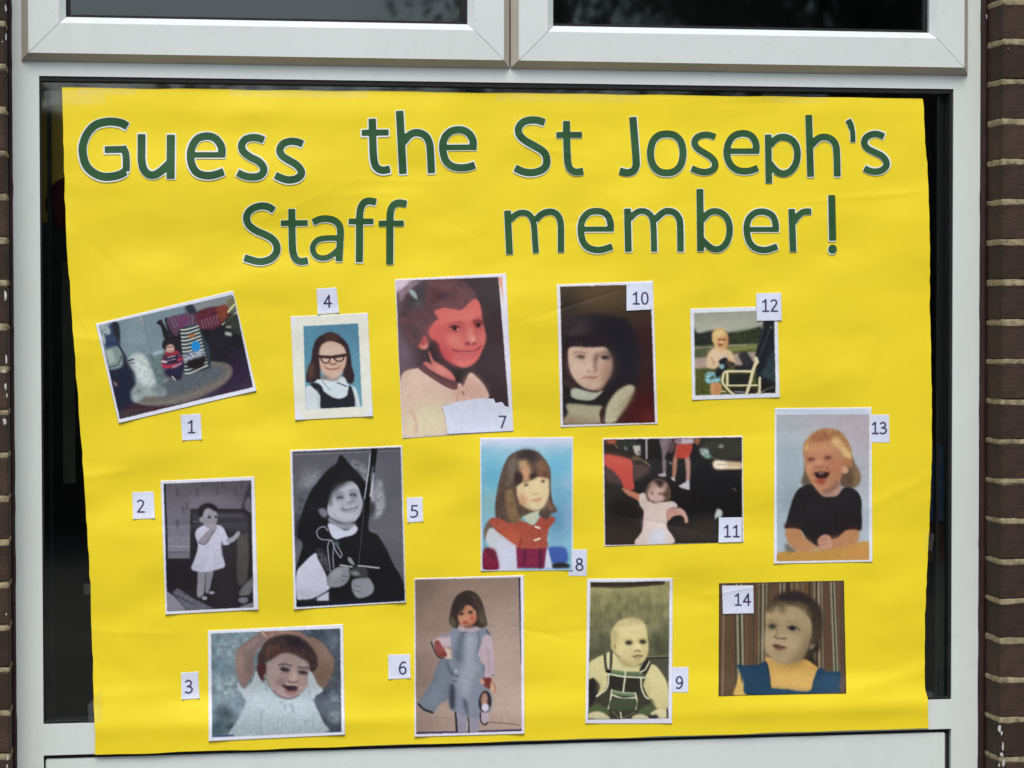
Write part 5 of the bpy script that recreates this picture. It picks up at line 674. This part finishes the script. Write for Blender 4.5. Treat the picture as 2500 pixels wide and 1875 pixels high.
def tag(quad, txt, x, y, h, adv=20):
    P = Pic(0, 0, 1, quad, 'ced6ee', 1.6); P.noise(.025, 12, 14)
    for i, ch in enumerate(txt):
        for s in DIG[ch]:
            V = [v for a, b in zip(s[::2], s[1::2]) for v in (x + i * adv + a * h, y + b * h)]
            P.l('35304e', V, 3.9, b=.8, sm=len(V) > 6)
    return P
TAGS = [([440.6,1013, 490,1010, 492.4,1073.3, 445.5,1075.7], '1', 459, 1027, 30), ([322.8,1201.7, 375.1,1200, 378.1,1266.2, 324.9,1267.6], '2', 335, 1221, 30), ([441.7,1642.5, 483.7,1639.5, 487,1705.4, 443.6,1708.4], '3', 452, 1661, 31),
 ([772.3,705.2, 821.2,701.6, 828.2,763.8, 776,768.5], '4', 791, 721, 29), ([992.3,1215.4, 1031.3,1213.4, 1032.8,1273.6, 994.9,1276.1], '5', 1003, 1234, 29), ([947.5,1598.4, 1001,1597.2, 1002.2,1656, 948.7,1658.7], '6', 974, 1616, 30),
 ([1077,984, 1250,960, 1254,1053, 1092,1061], '7', 1218.5, 1016, 28), ([1388.3,1341.5, 1433.2,1341.5, 1432.3,1406.1, 1388.3,1406.1], '8', 1406, 1363.5, 29), ([1632,1629, 1680.7,1628.6, 1680.3,1690.5, 1632,1690.5], '9', 1651, 1652, 29),
 ([1529.6,693.3, 1593.2,689.5, 1591.5,755.6, 1529.6,758.8], '10', 1545, 714, 28.5, 20.6), ([1755.2,1263.8, 1811.3,1263, 1811,1323.5, 1754.3,1325], '11', 1768, 1283, 28, 21.7), ([1845.5,716, 1907.1,714.8, 1908.8,782.6, 1848.1,783.5], '12', 1861, 732, 28.5, 20.6),
 ([2124,1012.6, 2170.3,1012.1, 2172,1080.8, 2125,1080.1], '13', 2128.5, 1031, 28, 19.8), ([1763,1429.9, 1839.3,1429.5, 1840,1497.5, 1764.9,1499], '14', 1794, 1450, 28, 20.9)]
def atag(i): return tag(*TAGS[i])
# ---------------------------------------------------------------- the poster
GYS = .0108
_rg = np.random.default_rng(11)
def _tab(n, m): return _rg.random((n, m)) * 2 - 1
_T = [_tab(40, 40) for _ in range(4)]
def _vn(T, x, y):
    ix = np.floor(x).astype(int); iy = np.floor(y).astype(int); fx = x - ix; fy = y - iy; fx = fx * fx * fx * (fx * (fx * 6 - 15) + 10); fy = fy * fy * fy * (fy * (fy * 6 - 15) + 10)
    g = lambda a, b: T[a % 40, b % 40]
    return (g(iy, ix) * (1 - fx) + g(iy, ix + 1) * fx) * (1 - fy) + (g(iy + 1, ix) * (1 - fx) + g(iy + 1, ix + 1) * fx) * fy
def ss(t): t = np.clip(t, 0, 1); return t * t * (3 - 2 * t)
CREASE = [(190, 1700, 430, 1690, 14, .0016), (1420, 1660, 2060, 1690, 22, .0016), (2080, 1690, 2250, 1640, 16, .0022), (1990, 1750, 2100, 1720, 22, .0018), (2080, 1790, 2260, 1720, 16, -.0014), (1700, 1700, 1880, 1740, 14, .0010), (2120, 1240, 2262, 1165, 9, .0007), (205, 1165, 300, 1150, 7, .0008), (230, 1640, 240, 1700, 9, .0016), (1320, 820, 1520, 760, 26, .0009), (2060, 900, 2270, 760, 30, .0012), (560, 690, 760, 640, 24, .0009), (1300, 640, 1500, 600, 20, .0008), (2130, 260, 2200, 420, 26, .0012), (300, 1120, 560, 1080, 22, .0008), (560, 1540, 940, 1560, 26, .0008), (200, 1500, 330, 1620, 20, .0010), (1640, 1480, 1740, 1740, 22, .0010), (2090, 1440, 2240, 1520, 20, .0008), (980, 1080, 1180, 1130, 20, .0008)]
_fr = random.Random(21); FINE = []
for _i in range(46):
    _a = _fr.choice((_fr.uniform(-.35, .25), _fr.uniform(-1.2, 1.2))); FINE.append((_fr.uniform(190, 2270), _fr.uniform(240, 1840), math.cos(_a), math.sin(_a), _fr.uniform(25, 120), _fr.uniform(4, 11), _fr.choice((-1, 1)) * _fr.uniform(.0003, .0011)))
def sheet_y(px, py):
    px = np.asarray(px, float); py = np.asarray(py, float)
    w = .0036 * _vn(_T[0], px / 330 + 3, py / 150 + 5) + .0021 * _vn(_T[1], px / 140 + .3 * py / 140, py / 85) + .00022 * _vn(_T[2], px / 44, py / 30) + .00003 * _vn(_T[3], px / 15, py / 13)
    for x0, y0, x1, y1, s, a in CREASE:
        dx, dy = x1 - x0, y1 - y0; L = math.hypot(dx, dy); t = ((px - x0) * dx + (py - y0) * dy) / L; n = (-(px - x0) * dy + (py - y0) * dx) / L
        e = np.exp(-.5 * (n / s) ** 2) * np.exp(-.5 * (np.maximum(0, np.maximum(-t, t - L)) / (2 * s)) ** 2); w = w + a * e
    for x0, y0, dx, dy, L, s, a in FINE:
        t = (px - x0) * dx + (py - y0) * dy; n = np.abs(-(px - x0) * dy + (py - y0) * dx); w = w + a * np.exp(-n / s) * np.exp(-.5 * (t / L) ** 2)
    edge = 1769.4 + (px - 102.8) * (1706 - 1769.4) / 2219.
    fold = ss((py - edge + 82 + 16 * _vn(_T[0], px / 120, px * 0 + 7)) / (88)); hump = .0027 * (.45 + .55 * np.clip(_vn(_T[1], px / 170 + 9, px * 0 + 2) * 1.4 + .35, 0, 1)) * np.exp(-((py - edge - 16) / 23) ** 2); bulge = .003 * ss((py - 260) / 300)
    w = np.maximum(w + .0042, .0004) * ss((py - 205) / 90 + .15)
    y = GYS - w * (1 - .75 * fold) - bulge * (1 - fold) - .0135 * fold - hump
    return y
def put(px, py, lift): return W3(px, py, sheet_y(px, py) - lift)
M_yel = mat('yellow_paper', (.88, .70, .022), .5, .3, .03, 5, .05, 300)
E_L = [(213.6, 152), (350, 155), (500, 158.5), (640, 166), (760, 175), (900, 185), (1040, 196), (1165, 205), (1300, 213), (1450, 221.5), (1600, 226), (1700, 229), (1770, 231), (1843, 233)]
E_R = [(240, 2252.5), (262, 2256), (350, 2258), (400, 2263.5), (470, 2267), (600, 2270.5), (750, 2270), (900, 2274), (1000, 2275.5), (1100, 2275), (1200, 2272), (1300, 2268), (1400, 2263), (1500, 2258.5), (1600, 2257), (1680, 2259), (1705, 2265), (1777, 2267)]
nu, nv = 330, 290; U = np.linspace(0, 1, nu)[None]; Vv = np.linspace(0, 1, nv)[:, None]
yl = 213.6 + (1843 - 213.6) * Vv; yr = 240 + (1777 - 240) * Vv
xl = np.interp(yl, *zip(*E_L)) + 1.2 * _vn(_T[1], yl / 23, yl * 0); xr_ = np.interp(yr, *zip(*E_R)) + .8 * _vn(_T[2], yr / 19, yr * 0)
PX = xl + (xr_ - xl) * U; PY = yl + (yr - yl) * U + 1.2 * _vn(_T[3], PX / 90, PX * 0) * (np.abs(Vv - .5) * 2) ** 8
def grid_mesh(name, P, m, keep=None, col=None):
    h, w_ = P.shape[:2]; idx = np.arange(h * w_).reshape(h, w_); q = np.stack([idx[:-1, :-1], idx[1:, :-1], idx[1:, 1:], idx[:-1, 1:]], -1).reshape(-1, 4)
    if keep is not None: q = q[keep.reshape(-1)]
    me = bpy.data.meshes.new(name); me.vertices.add(h * w_); me.vertices.foreach_set('co', P.reshape(-1).astype(np.float32)); me.loops.add(q.size); me.loops.foreach_set('vertex_index', q.reshape(-1).astype(np.int32)); me.polygons.add(len(q)); me.polygons.foreach_set('loop_start', np.arange(0, q.size, 4, dtype=np.int32))
    me.update(calc_edges=True); me.validate(); me.polygons.foreach_set('use_smooth', np.ones(len(q), bool)); me.materials.append(m)
    if col is not None:
        a = me.color_attributes.new('print', 'FLOAT_COLOR', 'POINT'); c = np.ones((h * w_, 4), np.float32); c[:, :3] = col.reshape(-1, 3); a.data.foreach_set('color', c.reshape(-1))
    o = bpy.data.objects.new(name, me); sc.collection.objects.link(o); return o
tag_o(grid_mesh('poster_sheet', put(PX, PY, 0), M_yel), 'large creased yellow paper sheet taped across the window, foot lapping over the white rail', 'poster')
# printed sheets carry their print as colour on the mesh
def print_mat(rough=.42):
    m = bpy.data.materials.new('printed_paper'); m.use_nodes = True; n = m.node_tree; b = n.nodes['Principled BSDF']; at = n.nodes.new('ShaderNodeAttribute'); at.attribute_name = 'print'; n.links.new(at.outputs['Color'], b.inputs['Base Color'])
    b.inputs['Roughness'].default_value = rough; b.inputs['Specular IOR Level'].default_value = .3; return m
M_print = print_mat()
def muted(c):
    c = np.asarray(c, float); c = np.clip(c + c * (1 - c) * (c - .15) * .42, 0, .965); g = (c @ np.array([.3, .59, .11]))[..., None]; c = np.clip(g + (c - g) * .92, .02, .965)
    return lin(c)
def wob(X, Y, a=.38):
    return X + a * (_vn(_T[0], X / 5.3, Y / 6.1) + .6 * _vn(_T[1], X / 2.7, Y / 2.3)), Y + a * (_vn(_T[2], X / 6.2, Y / 5.1) + .6 * _vn(_T[3], X / 2.4, Y / 2.6))
def contour(F, xs, ys):
    """marching squares fill with linear edges; returns 2-D points, triangles/polys and border edges"""
    ny, nx = F.shape; pts = []; key = {}
    def vert(k, p):
        if k not in key: key[k] = len(pts); pts.append(p)
        return key[k]
    polys = []; border = []
    S = F < 0; cnt = S[:-1, :-1].astype(int) + S[1:, :-1] + S[:-1, 1:] + S[1:, 1:]
    for i, j in zip(*np.nonzero(cnt)):
        c = ((i, j), (i, j + 1), (i + 1, j + 1), (i + 1, j)); poly = []; ins = []
        for q in range(4):
            a, b = c[q], c[(q + 1) % 4]; fa, fb = F[a], F[b]
            if fa < 0: poly.append(vert(a, (xs[a[1]], ys[a[0]]))); ins.append(0)
            if (fa < 0) != (fb < 0):
                t = fa / (fa - fb); t = min(max(t, .04), .96); k = (min(a, b), max(a, b)); poly.append(vert(k, (xs[a[1]] + t * (xs[b[1]] - xs[a[1]]), ys[a[0]] + t * (ys[b[0]] - ys[a[0]])))); ins.append(1)
        if len(poly) > 2:
            polys.append(tuple(poly)); m = len(poly)
            if cnt[i, j] < 4:
                for q in range(m):
                    if ins[q] and ins[(q + 1) % m]: border.append((poly[q], poly[(q + 1) % m]))
    return np.array(pts), polys, border
def sheet(name, P, lift, label, cat, group, curl=.0008, step=1.55, outline=None):
    TL, TR, BR, BL = P.quad; wpx = max(np.hypot(*(TR - TL)), np.hypot(*(BR - BL))); hpx = max(np.hypot(*(BL - TL)), np.hypot(*(BR - TR)))
    nx, ny = int(wpx / step) + 2, int(hpx / step) + 2; u = np.linspace(0, 1, nx)[None]; v = np.linspace(0, 1, ny)[:, None]
    X = (TL[0] * (1 - u) + TR[0] * u) * (1 - v) + (BL[0] * (1 - u) + BR[0] * u) * v; Y = (TL[1] * (1 - u) + TR[1] * u) * (1 - v) + (BL[1] * (1 - u) + BR[1] * u) * v
    ed = ss((np.abs(u - .5) * 2 - .6) / .4) * ss((v - .55) / .45) + .35 * ss((np.abs(u - .5) * 2 - .6) / .4) * ss((.4 - v) / .4)
    lf = lift + curl * (ed + .3 * ss((v - .8) / .2)); col = muted(P.sample(*wob(X, Y)) * (1 + (.02 * _vn(_T[1], X / 9, Y / 8) + .014 * _vn(_T[2], X / 3.3, Y / 3.3))[..., None]) if name == 'photograph' else P.sample(X, Y)); keep = None
    if outline is not None:
        lo_ = P.quad.min(0) - 6; hi_ = P.quad.max(0) + 6; xs_ = np.arange(lo_[0], hi_[0], 1.6); ys_ = np.arange(lo_[1], hi_[1], 1.6); Q = Pic(0, 0, 1, [lo_[0], lo_[1], hi_[0], lo_[1], hi_[0], hi_[1], lo_[0], hi_[1]], 'ffffff', 1.6)
        m = Q.pm(Q.T(outline), .5); Q.im = np.repeat(m[..., None], 3, 2); XX, YY = np.meshgrid(xs_, ys_); p_, f_, b_ = contour(.5 - Q.sample(XX, YY)[..., 0], xs_, ys_)
        T = put(p_[:, 0], p_[:, 1], lift); B_ = put(p_[:, 0], p_[:, 1], lift - .0005); n_ = len(T)
        o = tag_o(mk(name, np.vstack([T, B_]), [q[::-1] for q in f_] + [(a, b, b + n_, a + n_) for a, b in b_], M_print), label, cat, group)
        a = o.data.color_attributes.new('print', 'FLOAT_COLOR', 'POINT'); c = np.ones((2 * n_, 4), np.float32); c[:, :3] = np.tile(muted(P.sample(p_[:, 0], p_[:, 1])), (2, 1)); a.data.foreach_set('color', c.reshape(-1)); return o
    # thickness: the outermost ring of vertices turns back to the sheet
    pts = put(X, Y, lf)
    if outline is None:
        R = pts.copy()
        back = put(X, Y, np.full_like(X, lift - .00045))
        Pn = np.zeros((ny + 2, nx + 2, 3)); Pn[1:-1, 1:-1] = pts; Pn[0, 1:-1] = back[0]; Pn[-1, 1:-1] = back[-1]; Pn[1:-1, 0] = back[:, 0]; Pn[1:-1, -1] = back[:, -1]
        Pn[0, 0] = back[0, 0]; Pn[0, -1] = back[0, -1]; Pn[-1, 0] = back[-1, 0]; Pn[-1, -1] = back[-1, -1]; pts = Pn; col = np.pad(col, ((1, 1), (1, 1), (0, 0)), mode='edge')
    return tag_o(grid_mesh(name, pts, M_print, keep, col), label, cat, group)
PHOTO = [('pic1', 'tilted colour photograph of a child and a white dog on a dark oval rug'), ('pic2', 'black and white photograph of a standing toddler in a white dress, hand at mouth'), ('pic3', 'colour photograph of a laughing toddler in white holding both hands on the head'),
 ('pic4', 'small portrait of a girl in glasses and dark pinafore on blue, cream mount'), ('pic5', 'black and white photograph of a smiling child in pointed black hat and cape with sword'), ('pic6', 'colour photograph of a standing girl in a grey blue pinafore holding its skirt out'),
 ('pic7', 'large reddish portrait of a smiling child with dark hair and pale top'), ('pic8', 'portrait of a girl with long brown hair and orange red cardigan on sky blue'), ('pic9', 'sepia photograph of a seated baby in dungarees with white piping'),
 ('pic10', 'dark portrait of a solemn child with black fringe and white collar under tag 10'), ('pic11', 'flash photograph of a toddler in white, arms out on a dark floor'), ('pic12', 'small square photograph of a blond toddler standing beside a pushchair on grass'),
 ('pic13', 'photograph of a laughing blond child in a black top, hands clasped on a table'), ('pic14', 'borderless photograph of a toddler in a blue dress before brown striped curtains')]
for i, (fn, lb) in enumerate(PHOTO): sheet('photograph', globals()[fn](), .0006, lb, 'photograph', 'old photographs stuck on the yellow poster', curl=.0006 if i in (6, 9, 10, 13) else .0012 if i in (7, 8, 11, 12) else .0026)
for i in (7, 8, 12):   # tags tucked under or beside their photograph
    pass
TL_ = ['below the tilted dog photograph', 'left of the white dress photograph', 'left of the hands on head photograph', 'above the girl in glasses', 'right of the black hat photograph', 'left of the grey pinafore photograph', '', 'tucked under the lower right of the sky blue portrait', 'tucked under the right edge of the dungarees photograph', 'on the top right corner of the black fringe portrait', 'on the lower right corner of the dark floor photograph', 'on the top right corner of the pushchair photograph', 'at the right edge of the laughing blond child', 'on the top left corner of the striped curtain photograph']
for i in range(14):
    onp = i in (9, 10, 11, 13)
    if i == 6: sheet('number_tag', atag(6), .0022, 'ragged white paper patch printed 7 over the foot of the reddish portrait', 'number tag', 'number tags on the poster', curl=.0002, step=1.2, outline=[1080,992, 1116,981.5, 1168,972.6, 1205.7,973.3, 1209.6,984.2, 1219,982, 1226.4,981.6, 1233,992, 1246,993.2, 1251,1051.8, 1093,1059.4, 1088,1023])
    else: sheet('number_tag', atag(i), .0022 if onp else .00035, 'white paper tag printed %d %s' % (i + 1, TL_[i]), 'number tag', 'number tags on the poster', curl=.0003 if onp else (.0 if i in (7, 8, 12) else .0018), step=1.0)
# ---------------------------------------------------------------- cut-out letters
M_white = mat('letter_paper', (.80, .84, .84), .6, .3, .03, 20); M_green = mat('green_ink', (.033, .104, .038), .45, .22, .14, 16, col2=(.026, .084, .032))
SC = {'A': (0, 0, 3.16), 'B': (600, 0, 3.16), 'C': (1200, 0, 3.16), 'D': (1800, 0, 3.16), 'E': (560, 440, 4.424), 'F': (1200, 440, 4.424), 'G': (1600, 440, 4.424)}
# word, letter, frame, strokes: (width, points, curved?)
LET = [
 ('Guess', 'G', 'A', [(62, [984,975, 930,948, 840,938, 745,960, 680,1020, 642,1110, 640,1190, 668,1280, 730,1338, 800,1363, 870,1361, 930,1345, 968,1322], 1), (52, [808,1155, 948,1152], 0), (54, [944,1130, 968,1180, 975,1250, 972,1322], 1)]),
 ('Guess', 'u', 'A', [(60, [1092,1035, 1092,1130, 1092,1230, 1106,1300, 1140,1342, 1188,1350, 1240,1322, 1312,1255], 1), (62, [1318,1040, 1316,1380], 0)]),
 ('Guess', 'e', 'A', [(42, [1480,1195, 1722,1195], 0), (58, [1708,1214, 1712,1150, 1690,1098, 1650,1062, 1595,1050, 1530,1067, 1488,1120, 1470,1190, 1480,1270, 1520,1332, 1590,1355, 1660,1348, 1726,1325], 1)]),
 ('Guess', 's', 'A', [(56, [2036,1082, 1995,1066, 1940,1062, 1888,1080, 1864,1125, 1880,1172, 1930,1212, 1990,1242, 2028,1282, 2034,1322, 2002,1358, 1940,1366, 1880,1355, 1833,1332], 1)]),
 ('Guess', 's', 'B', [(56, [440,1112, 395,1094, 340,1091, 288,1110, 263,1155, 280,1200, 335,1238, 390,1270, 424,1310, 428,1345, 395,1376, 335,1388, 280,1376, 228,1352], 1)]),
 ('the', 't', 'B', [(56, [976,916, 979,1050, 985,1200, 998,1272, 1022,1302, 1060,1314, 1112,1305], 1), (46, [895,1025, 1102,1022], 0)]),
 ('the', 'h', 'B', [(58, [1187,855, 1213,1342], 0), (56, [1212,1100, 1270,1037, 1330,1024, 1388,1050, 1418,1110, 1426,1200, 1432,1336], 1)]),
 ('the', 'e', 'B', [(42, [1525,1138, 1765,1136], 0), (56, [1752,1158, 1754,1090, 1730,1040, 1690,1010, 1640,1001, 1580,1015, 1537,1060, 1520,1120, 1524,1180, 1545,1242, 1590,1282, 1650,1295, 1710,1291, 1768,1274], 1)]),
 ('St', 'S', 'C', [(56, [410,945, 355,928, 300,926, 245,942, 210,985, 215,1038, 260,1085, 330,1124, 395,1165, 424,1215, 420,1278, 378,1316, 310,1332, 245,1324, 182,1296], 1)]),
 ('St', 't', 'C', [(54, [578,933, 580,1050, 584,1180, 592,1270, 616,1312, 655,1328, 708,1320], 1), (46, [500,1042, 698,1040], 0)]),
 ("Joseph's", 'J', 'C', [(56, [1090,903, 1106,1100, 1116,1240, 1112,1290, 1087,1324, 1042,1333, 988,1320], 1)]),
 ("Joseph's", 'o', 'C', [(54, [1352,1032, 1290,1045, 1243,1095, 1226,1182, 1243,1268, 1290,1320, 1352,1334, 1414,1320, 1461,1268, 1478,1182, 1461,1095, 1414,1045, 1352,1032], 2)]),
 ("Joseph's", 's', 'C', [(50, [1726,1058, 1680,1042, 1630,1042, 1584,1062, 1566,1102, 1588,1144, 1640,1178, 1690,1210, 1722,1250, 1722,1290, 1692,1318, 1640,1328, 1590,1318, 1543,1299], 1)]),
 ("Joseph's", 'e', 'C', [(42, [1822,1166, 2052,1166], 0), (52, [2040,1186, 2042,1120, 2022,1068, 1985,1037, 1930,1029, 1872,1047, 1832,1095, 1816,1160, 1822,1222, 1850,1278, 1900,1313, 1960,1321, 2010,1313, 2055,1295], 1)]),
 ("Joseph's", 'p', 'D', [(50, [238,1038, 244,1414], 0), (52, [250,1120, 308,1068, 365,1058, 420,1080, 455,1130, 464,1200, 448,1270, 408,1322, 352,1340, 300,1318, 250,1262], 1)]),
 ("Joseph's", 'h', 'D', [(52, [551,886, 566,1364], 0), (52, [572,1120, 625,1068, 680,1057, 730,1077, 760,1122, 768,1200, 772,1362], 1)]),
 ("Joseph's", "'", 'D', [(46, [855,925, 872,958, 882,990], 1), (38, [878,965, 890,1020, 893,1096], 1)]),
 ("Joseph's", 's', 'D', [(50, [1131,1055, 1085,1036, 1035,1038, 992,1064, 980,1105, 1002,1144, 1055,1173, 1110,1200, 1146,1240, 1148,1282, 1112,1315, 1060,1325, 1015,1316, 980,1298], 1)]),
 ('Staff', 'S', 'E', [(76, [482,325, 420,288, 345,278, 262,300, 203,350, 186,420, 215,488, 290,545, 380,585, 462,632, 510,700, 508,780, 455,845, 372,876, 290,875, 162,838], 1)]),
 ('Staff', 't', 'E', [(76, [674,310, 676,500, 680,700, 692,800, 722,856, 772,878, 848,868], 1), (62, [556,464, 846,462], 0)]),
 ('Staff', 'a', 'E', [(74, [903,455, 980,421, 1060,416, 1140,438, 1188,490, 1200,560, 1194,700, 1184,876], 1), (60, [1180,625, 1050,625, 962,642, 912,690, 901,750, 926,808, 980,838, 1050,836, 1115,802, 1180,745], 1)]),
 ('Staff', 'f', 'E', [(76, [1403,886, 1406,640, 1406,480, 1410,350, 1430,275, 1468,234, 1522,224, 1586,238], 1), (62, [1288,445, 1556,445], 0)]),
 ('Staff', 'f', 'E', [(76, [1732,910, 1733,640, 1733,500, 1737,360, 1757,290, 1796,254, 1846,245, 1914,258], 1), (62, [1613,468, 1884,466], 0)]),
 ('member!', 'm', 'F', [(72, [172,328, 195,800], 0), (64, [200,430, 270,368, 340,350, 400,368, 440,420, 460,500, 468,620, 480,786], 1), (68, [478,430, 540,368, 610,342, 670,346, 720,386, 746,460, 750,600, 750,780], 1)]),
 ('member!', 'e', 'F', [(54, [975,528, 1310,528], 0), (70, [1284,554, 1286,470, 1260,390, 1210,347, 1130,333, 1052,350, 992,410, 966,490, 967,570, 987,660, 1037,722, 1110,750, 1190,751, 1304,716], 1)]),
 ('member!', 'm', 'F', [(72, [1468,306, 1478,772], 0), (64, [1495,412, 1570,347, 1640,334, 1700,360, 1738,420, 1750,520, 1757,772], 1), (70, [1765,425, 1850,350, 1910,333, 1975,350, 2018,400, 2037,480, 2042,772], 1)]),
 ('member!', 'b', 'G', [(74, [481,95, 489,768], 0), (68, [500,430, 580,352, 650,335, 720,357, 775,412, 801,500, 796,600, 760,688, 702,738, 640,745, 580,715, 500,640], 1)]),
 ('member!', 'e', 'G', [(52, [1000,532, 1320,532], 0), (68, [1300,558, 1298,470, 1270,392, 1215,352, 1145,339, 1072,356, 1012,412, 988,490, 990,570, 1012,658, 1062,722, 1130,750, 1210,751, 1318,716], 1)]),
 ('member!', 'r', 'G', [(70, [1472,310, 1488,772], 0), (68, [1490,455, 1550,378, 1605,342, 1684,338], 1)]),
 ('member!', '!', 'G', [(76, [1904,160, 1915,653], 0), (92, [1914,742, 1914,749], 3)])]
def sdf(X, Y, P, w_, kind):
    D = np.full(X.shape, 1e9); n = len(P) - 1; butt = kind in (0, 1)
    for k in range(n):
        (x0, y0), (x1, y1) = P[k], P[k + 1]; dx, dy = x1 - x0, y1 - y0; L2 = dx * dx + dy * dy + 1e-9; L = math.sqrt(L2); tt = ((X - x0) * dx + (Y - y0) * dy) / L2; t = np.clip(tt, 0, 1)
        d = np.hypot(X - x0 - t * dx, Y - y0 - t * dy) - w_ / 2
        D = np.minimum(D, d)
    if butt:
        for a, b in ((P[0], P[1]), (P[-1], P[-2])):
            e = (a - b) / np.hypot(*(a - b)); s_ = (X - a[0]) * e[0] + (Y - a[1]) * e[1]; near = (np.hypot(X - a[0], Y - a[1]) < w_ * .95) & (s_ > -w_ * .3)
            D = np.where(near, np.maximum(D, s_), D)
    return D
ORD = ['first', 'second', 'third', 'fourth', 'fifth', 'sixth', 'seventh', 'eighth']; seen = {}
NAME = {"'": 'apostrophe', '!': 'exclamation mark'}
rl = random.Random(9)
for wd, ch, fr, strokes in LET:
    ox, oy, s = SC[fr]; ST = []
    for w_, pts, kind in strokes:
        P = np.array(pts, float).reshape(-1, 2) / s + (ox, oy); ST.append((w_ / s, spline(P, False, 7) if kind in (1, 2) and len(P) > 2 else P, kind))
    A = np.vstack([p for _, p, _ in ST]); lo = A.min(0) - 20; hi = A.max(0) + 20; st = 1.9
    xs = np.arange(lo[0], hi[0], st); ys = np.arange(lo[1], hi[1], st); X, Y = np.meshgrid(xs, ys); D = np.full(X.shape, 1e9)
    for w_, p, kind in ST: D = np.minimum(D, sdf(X, Y, p, w_, kind))
    Dg = D + .35; seen[wd] = seen.get(wd, 0) + 1; lift = .0008 + rl.uniform(0, .0007); grow = (2.9 if wd in ('Guess', 'the') else 1.6) + rl.uniform(-.6, .8)
    # backing paper, cut a little outside the ink; corners rounded by a blur of the distance field
    Dn = D.copy()
    for _ in range(3): Dn[1:-1, 1:-1] = (Dn[1:-1, 1:-1] * 4 + Dn[:-2, 1:-1] + Dn[2:, 1:-1] + Dn[1:-1, :-2] + Dn[1:-1, 2:]) / 8
    sx, sy = rl.uniform(-1.2, 1.2), rl.uniform(-1., 1.4)
    pb, fb, bb = contour(Dn - grow, xs + sx, ys + sy)
    lf = lambda P: lift + .0006 * ss((P[:, 1] - lo[1]) / (hi[1] - lo[1]))
    T = put(pb[:, 0], pb[:, 1], lf(pb)); Bk = put(pb[:, 0], pb[:, 1], lf(pb) - .0006); n = len(T)
    faces = [f[::-1] for f in fb] + [(a, b, b + n, a + n) for a, b in bb]
    full = NAME.get(ch, 'letter ' + ch)
    case = 'capital ' if ch in 'GSJ' else ''
    lab = "green %s%s on white cut paper, %s character of the word %s" % (case, full, ORD[seen[wd] - 1], wd.replace('!', ''))
    o = tag_o(mk('letter', np.vstack([T, Bk]), faces, M_white), lab, 'letter', 'green cut-out letters of the poster heading')
    Di = D.copy()
    Di[1:-1, 1:-1] = (Di[1:-1, 1:-1] * 4 + Di[:-2, 1:-1] + Di[2:, 1:-1] + Di[1:-1, :-2] + Di[1:-1, 2:]) / 8
    pi_, fi, bi = contour(Di - .2, xs, ys); Ti = put(pi_[:, 0], pi_[:, 1], lf(pi_) + .00018)
    mk('ink', Ti, [f[::-1] for f in fi], M_green, o, smooth=False)
# ---------------------------------------------------------------- clear sticky tape
def tape_mat():
    m = bpy.data.materials.new('sticky_tape'); m.use_nodes = True; n = m.node_tree; L = n.links; n.nodes.remove(n.nodes['Principled BSDF']); out = n.nodes['Material Output']
    t = n.nodes.new('ShaderNodeBsdfTransparent'); d = n.nodes.new('ShaderNodeBsdfDiffuse'); d.inputs[0].default_value = (.75, .78, .75, 1); g = n.nodes.new('ShaderNodeBsdfGlossy'); g.inputs['Roughness'].default_value = .25
    m1 = n.nodes.new('ShaderNodeMixShader'); m2 = n.nodes.new('ShaderNodeMixShader'); no = n.nodes.new('ShaderNodeTexNoise'); no.inputs['Scale'].default_value = 45; tc = n.nodes.new('ShaderNodeTexCoord'); L.new(tc.outputs['Object'], no.inputs['Vector'])
    r = n.nodes.new('ShaderNodeMapRange'); r.inputs['From Min'].default_value = .35; r.inputs['From Max'].default_value = .7; r.inputs['To Min'].default_value = .01; r.inputs['To Max'].default_value = .06; L.new(no.outputs['Fac'], r.inputs['Value'])
    L.new(r.outputs[0], m1.inputs[0]); L.new(t.outputs[0], m1.inputs[1]); L.new(d.outputs[0], m1.inputs[2]); m2.inputs[0].default_value = .04; L.new(m1.outputs[0], m2.inputs[1]); L.new(g.outputs[0], m2.inputs[2]); L.new(m2.outputs[0], out.inputs[0]); return m
M_tape = tape_mat()
def tape(q, label):
    q = np.array(q, float).reshape(4, 2); n, k = 14, 10; u = np.linspace(0, 1, n)[None, :, None]; v = np.linspace(0, 1, k)[:, None, None]
    P = (q[0] * (1 - u) + q[1] * u) * (1 - v) + (q[3] * (1 - u) + q[2] * u) * v; X, Y = P[..., 0], P[..., 1]
    y = np.minimum(sheet_y(X, Y), GY - .0005) - .00035; tag_o(grid_mesh('sticky_tape', W3(X, Y, y), M_tape), label, 'tape', 'clear tape holding the poster')
for q, lb in (([108,222, 255,222, 258,255, 110,256], 'clear tape patch across the top left corner of the poster'), ([190,203, 330,206, 332,232, 192,230], 'clear tape strip along the top edge near the top left corner'), ([560,206, 900,212, 900,240, 560,236], 'clear tape strip along the top edge above the gap before the word the'), ([1210,214, 1560,220, 1560,252, 1210,246], 'clear tape strip along the top edge above St'), ([1860,226, 2020,230, 2020,254, 1860,250], 'clear tape strip along the top edge above the end of the heading'),
    ([214,1722, 250,1680, 248,1764, 216,1762], 'clear tape at the lower left corner over the rail'), ([2262,1686, 2280,1692, 2274,1704, 2262,1700], 'clear curled tape end at the lower right corner'), ([203,1425, 222,1425, 224,1450, 206,1452], 'small clear tape on the left edge level with tag 2'), ([2258,1300, 2282,1304, 2276,1345, 2256,1340], 'clear tape on the right edge above the striped curtain photograph')):
    tape(q, lb)
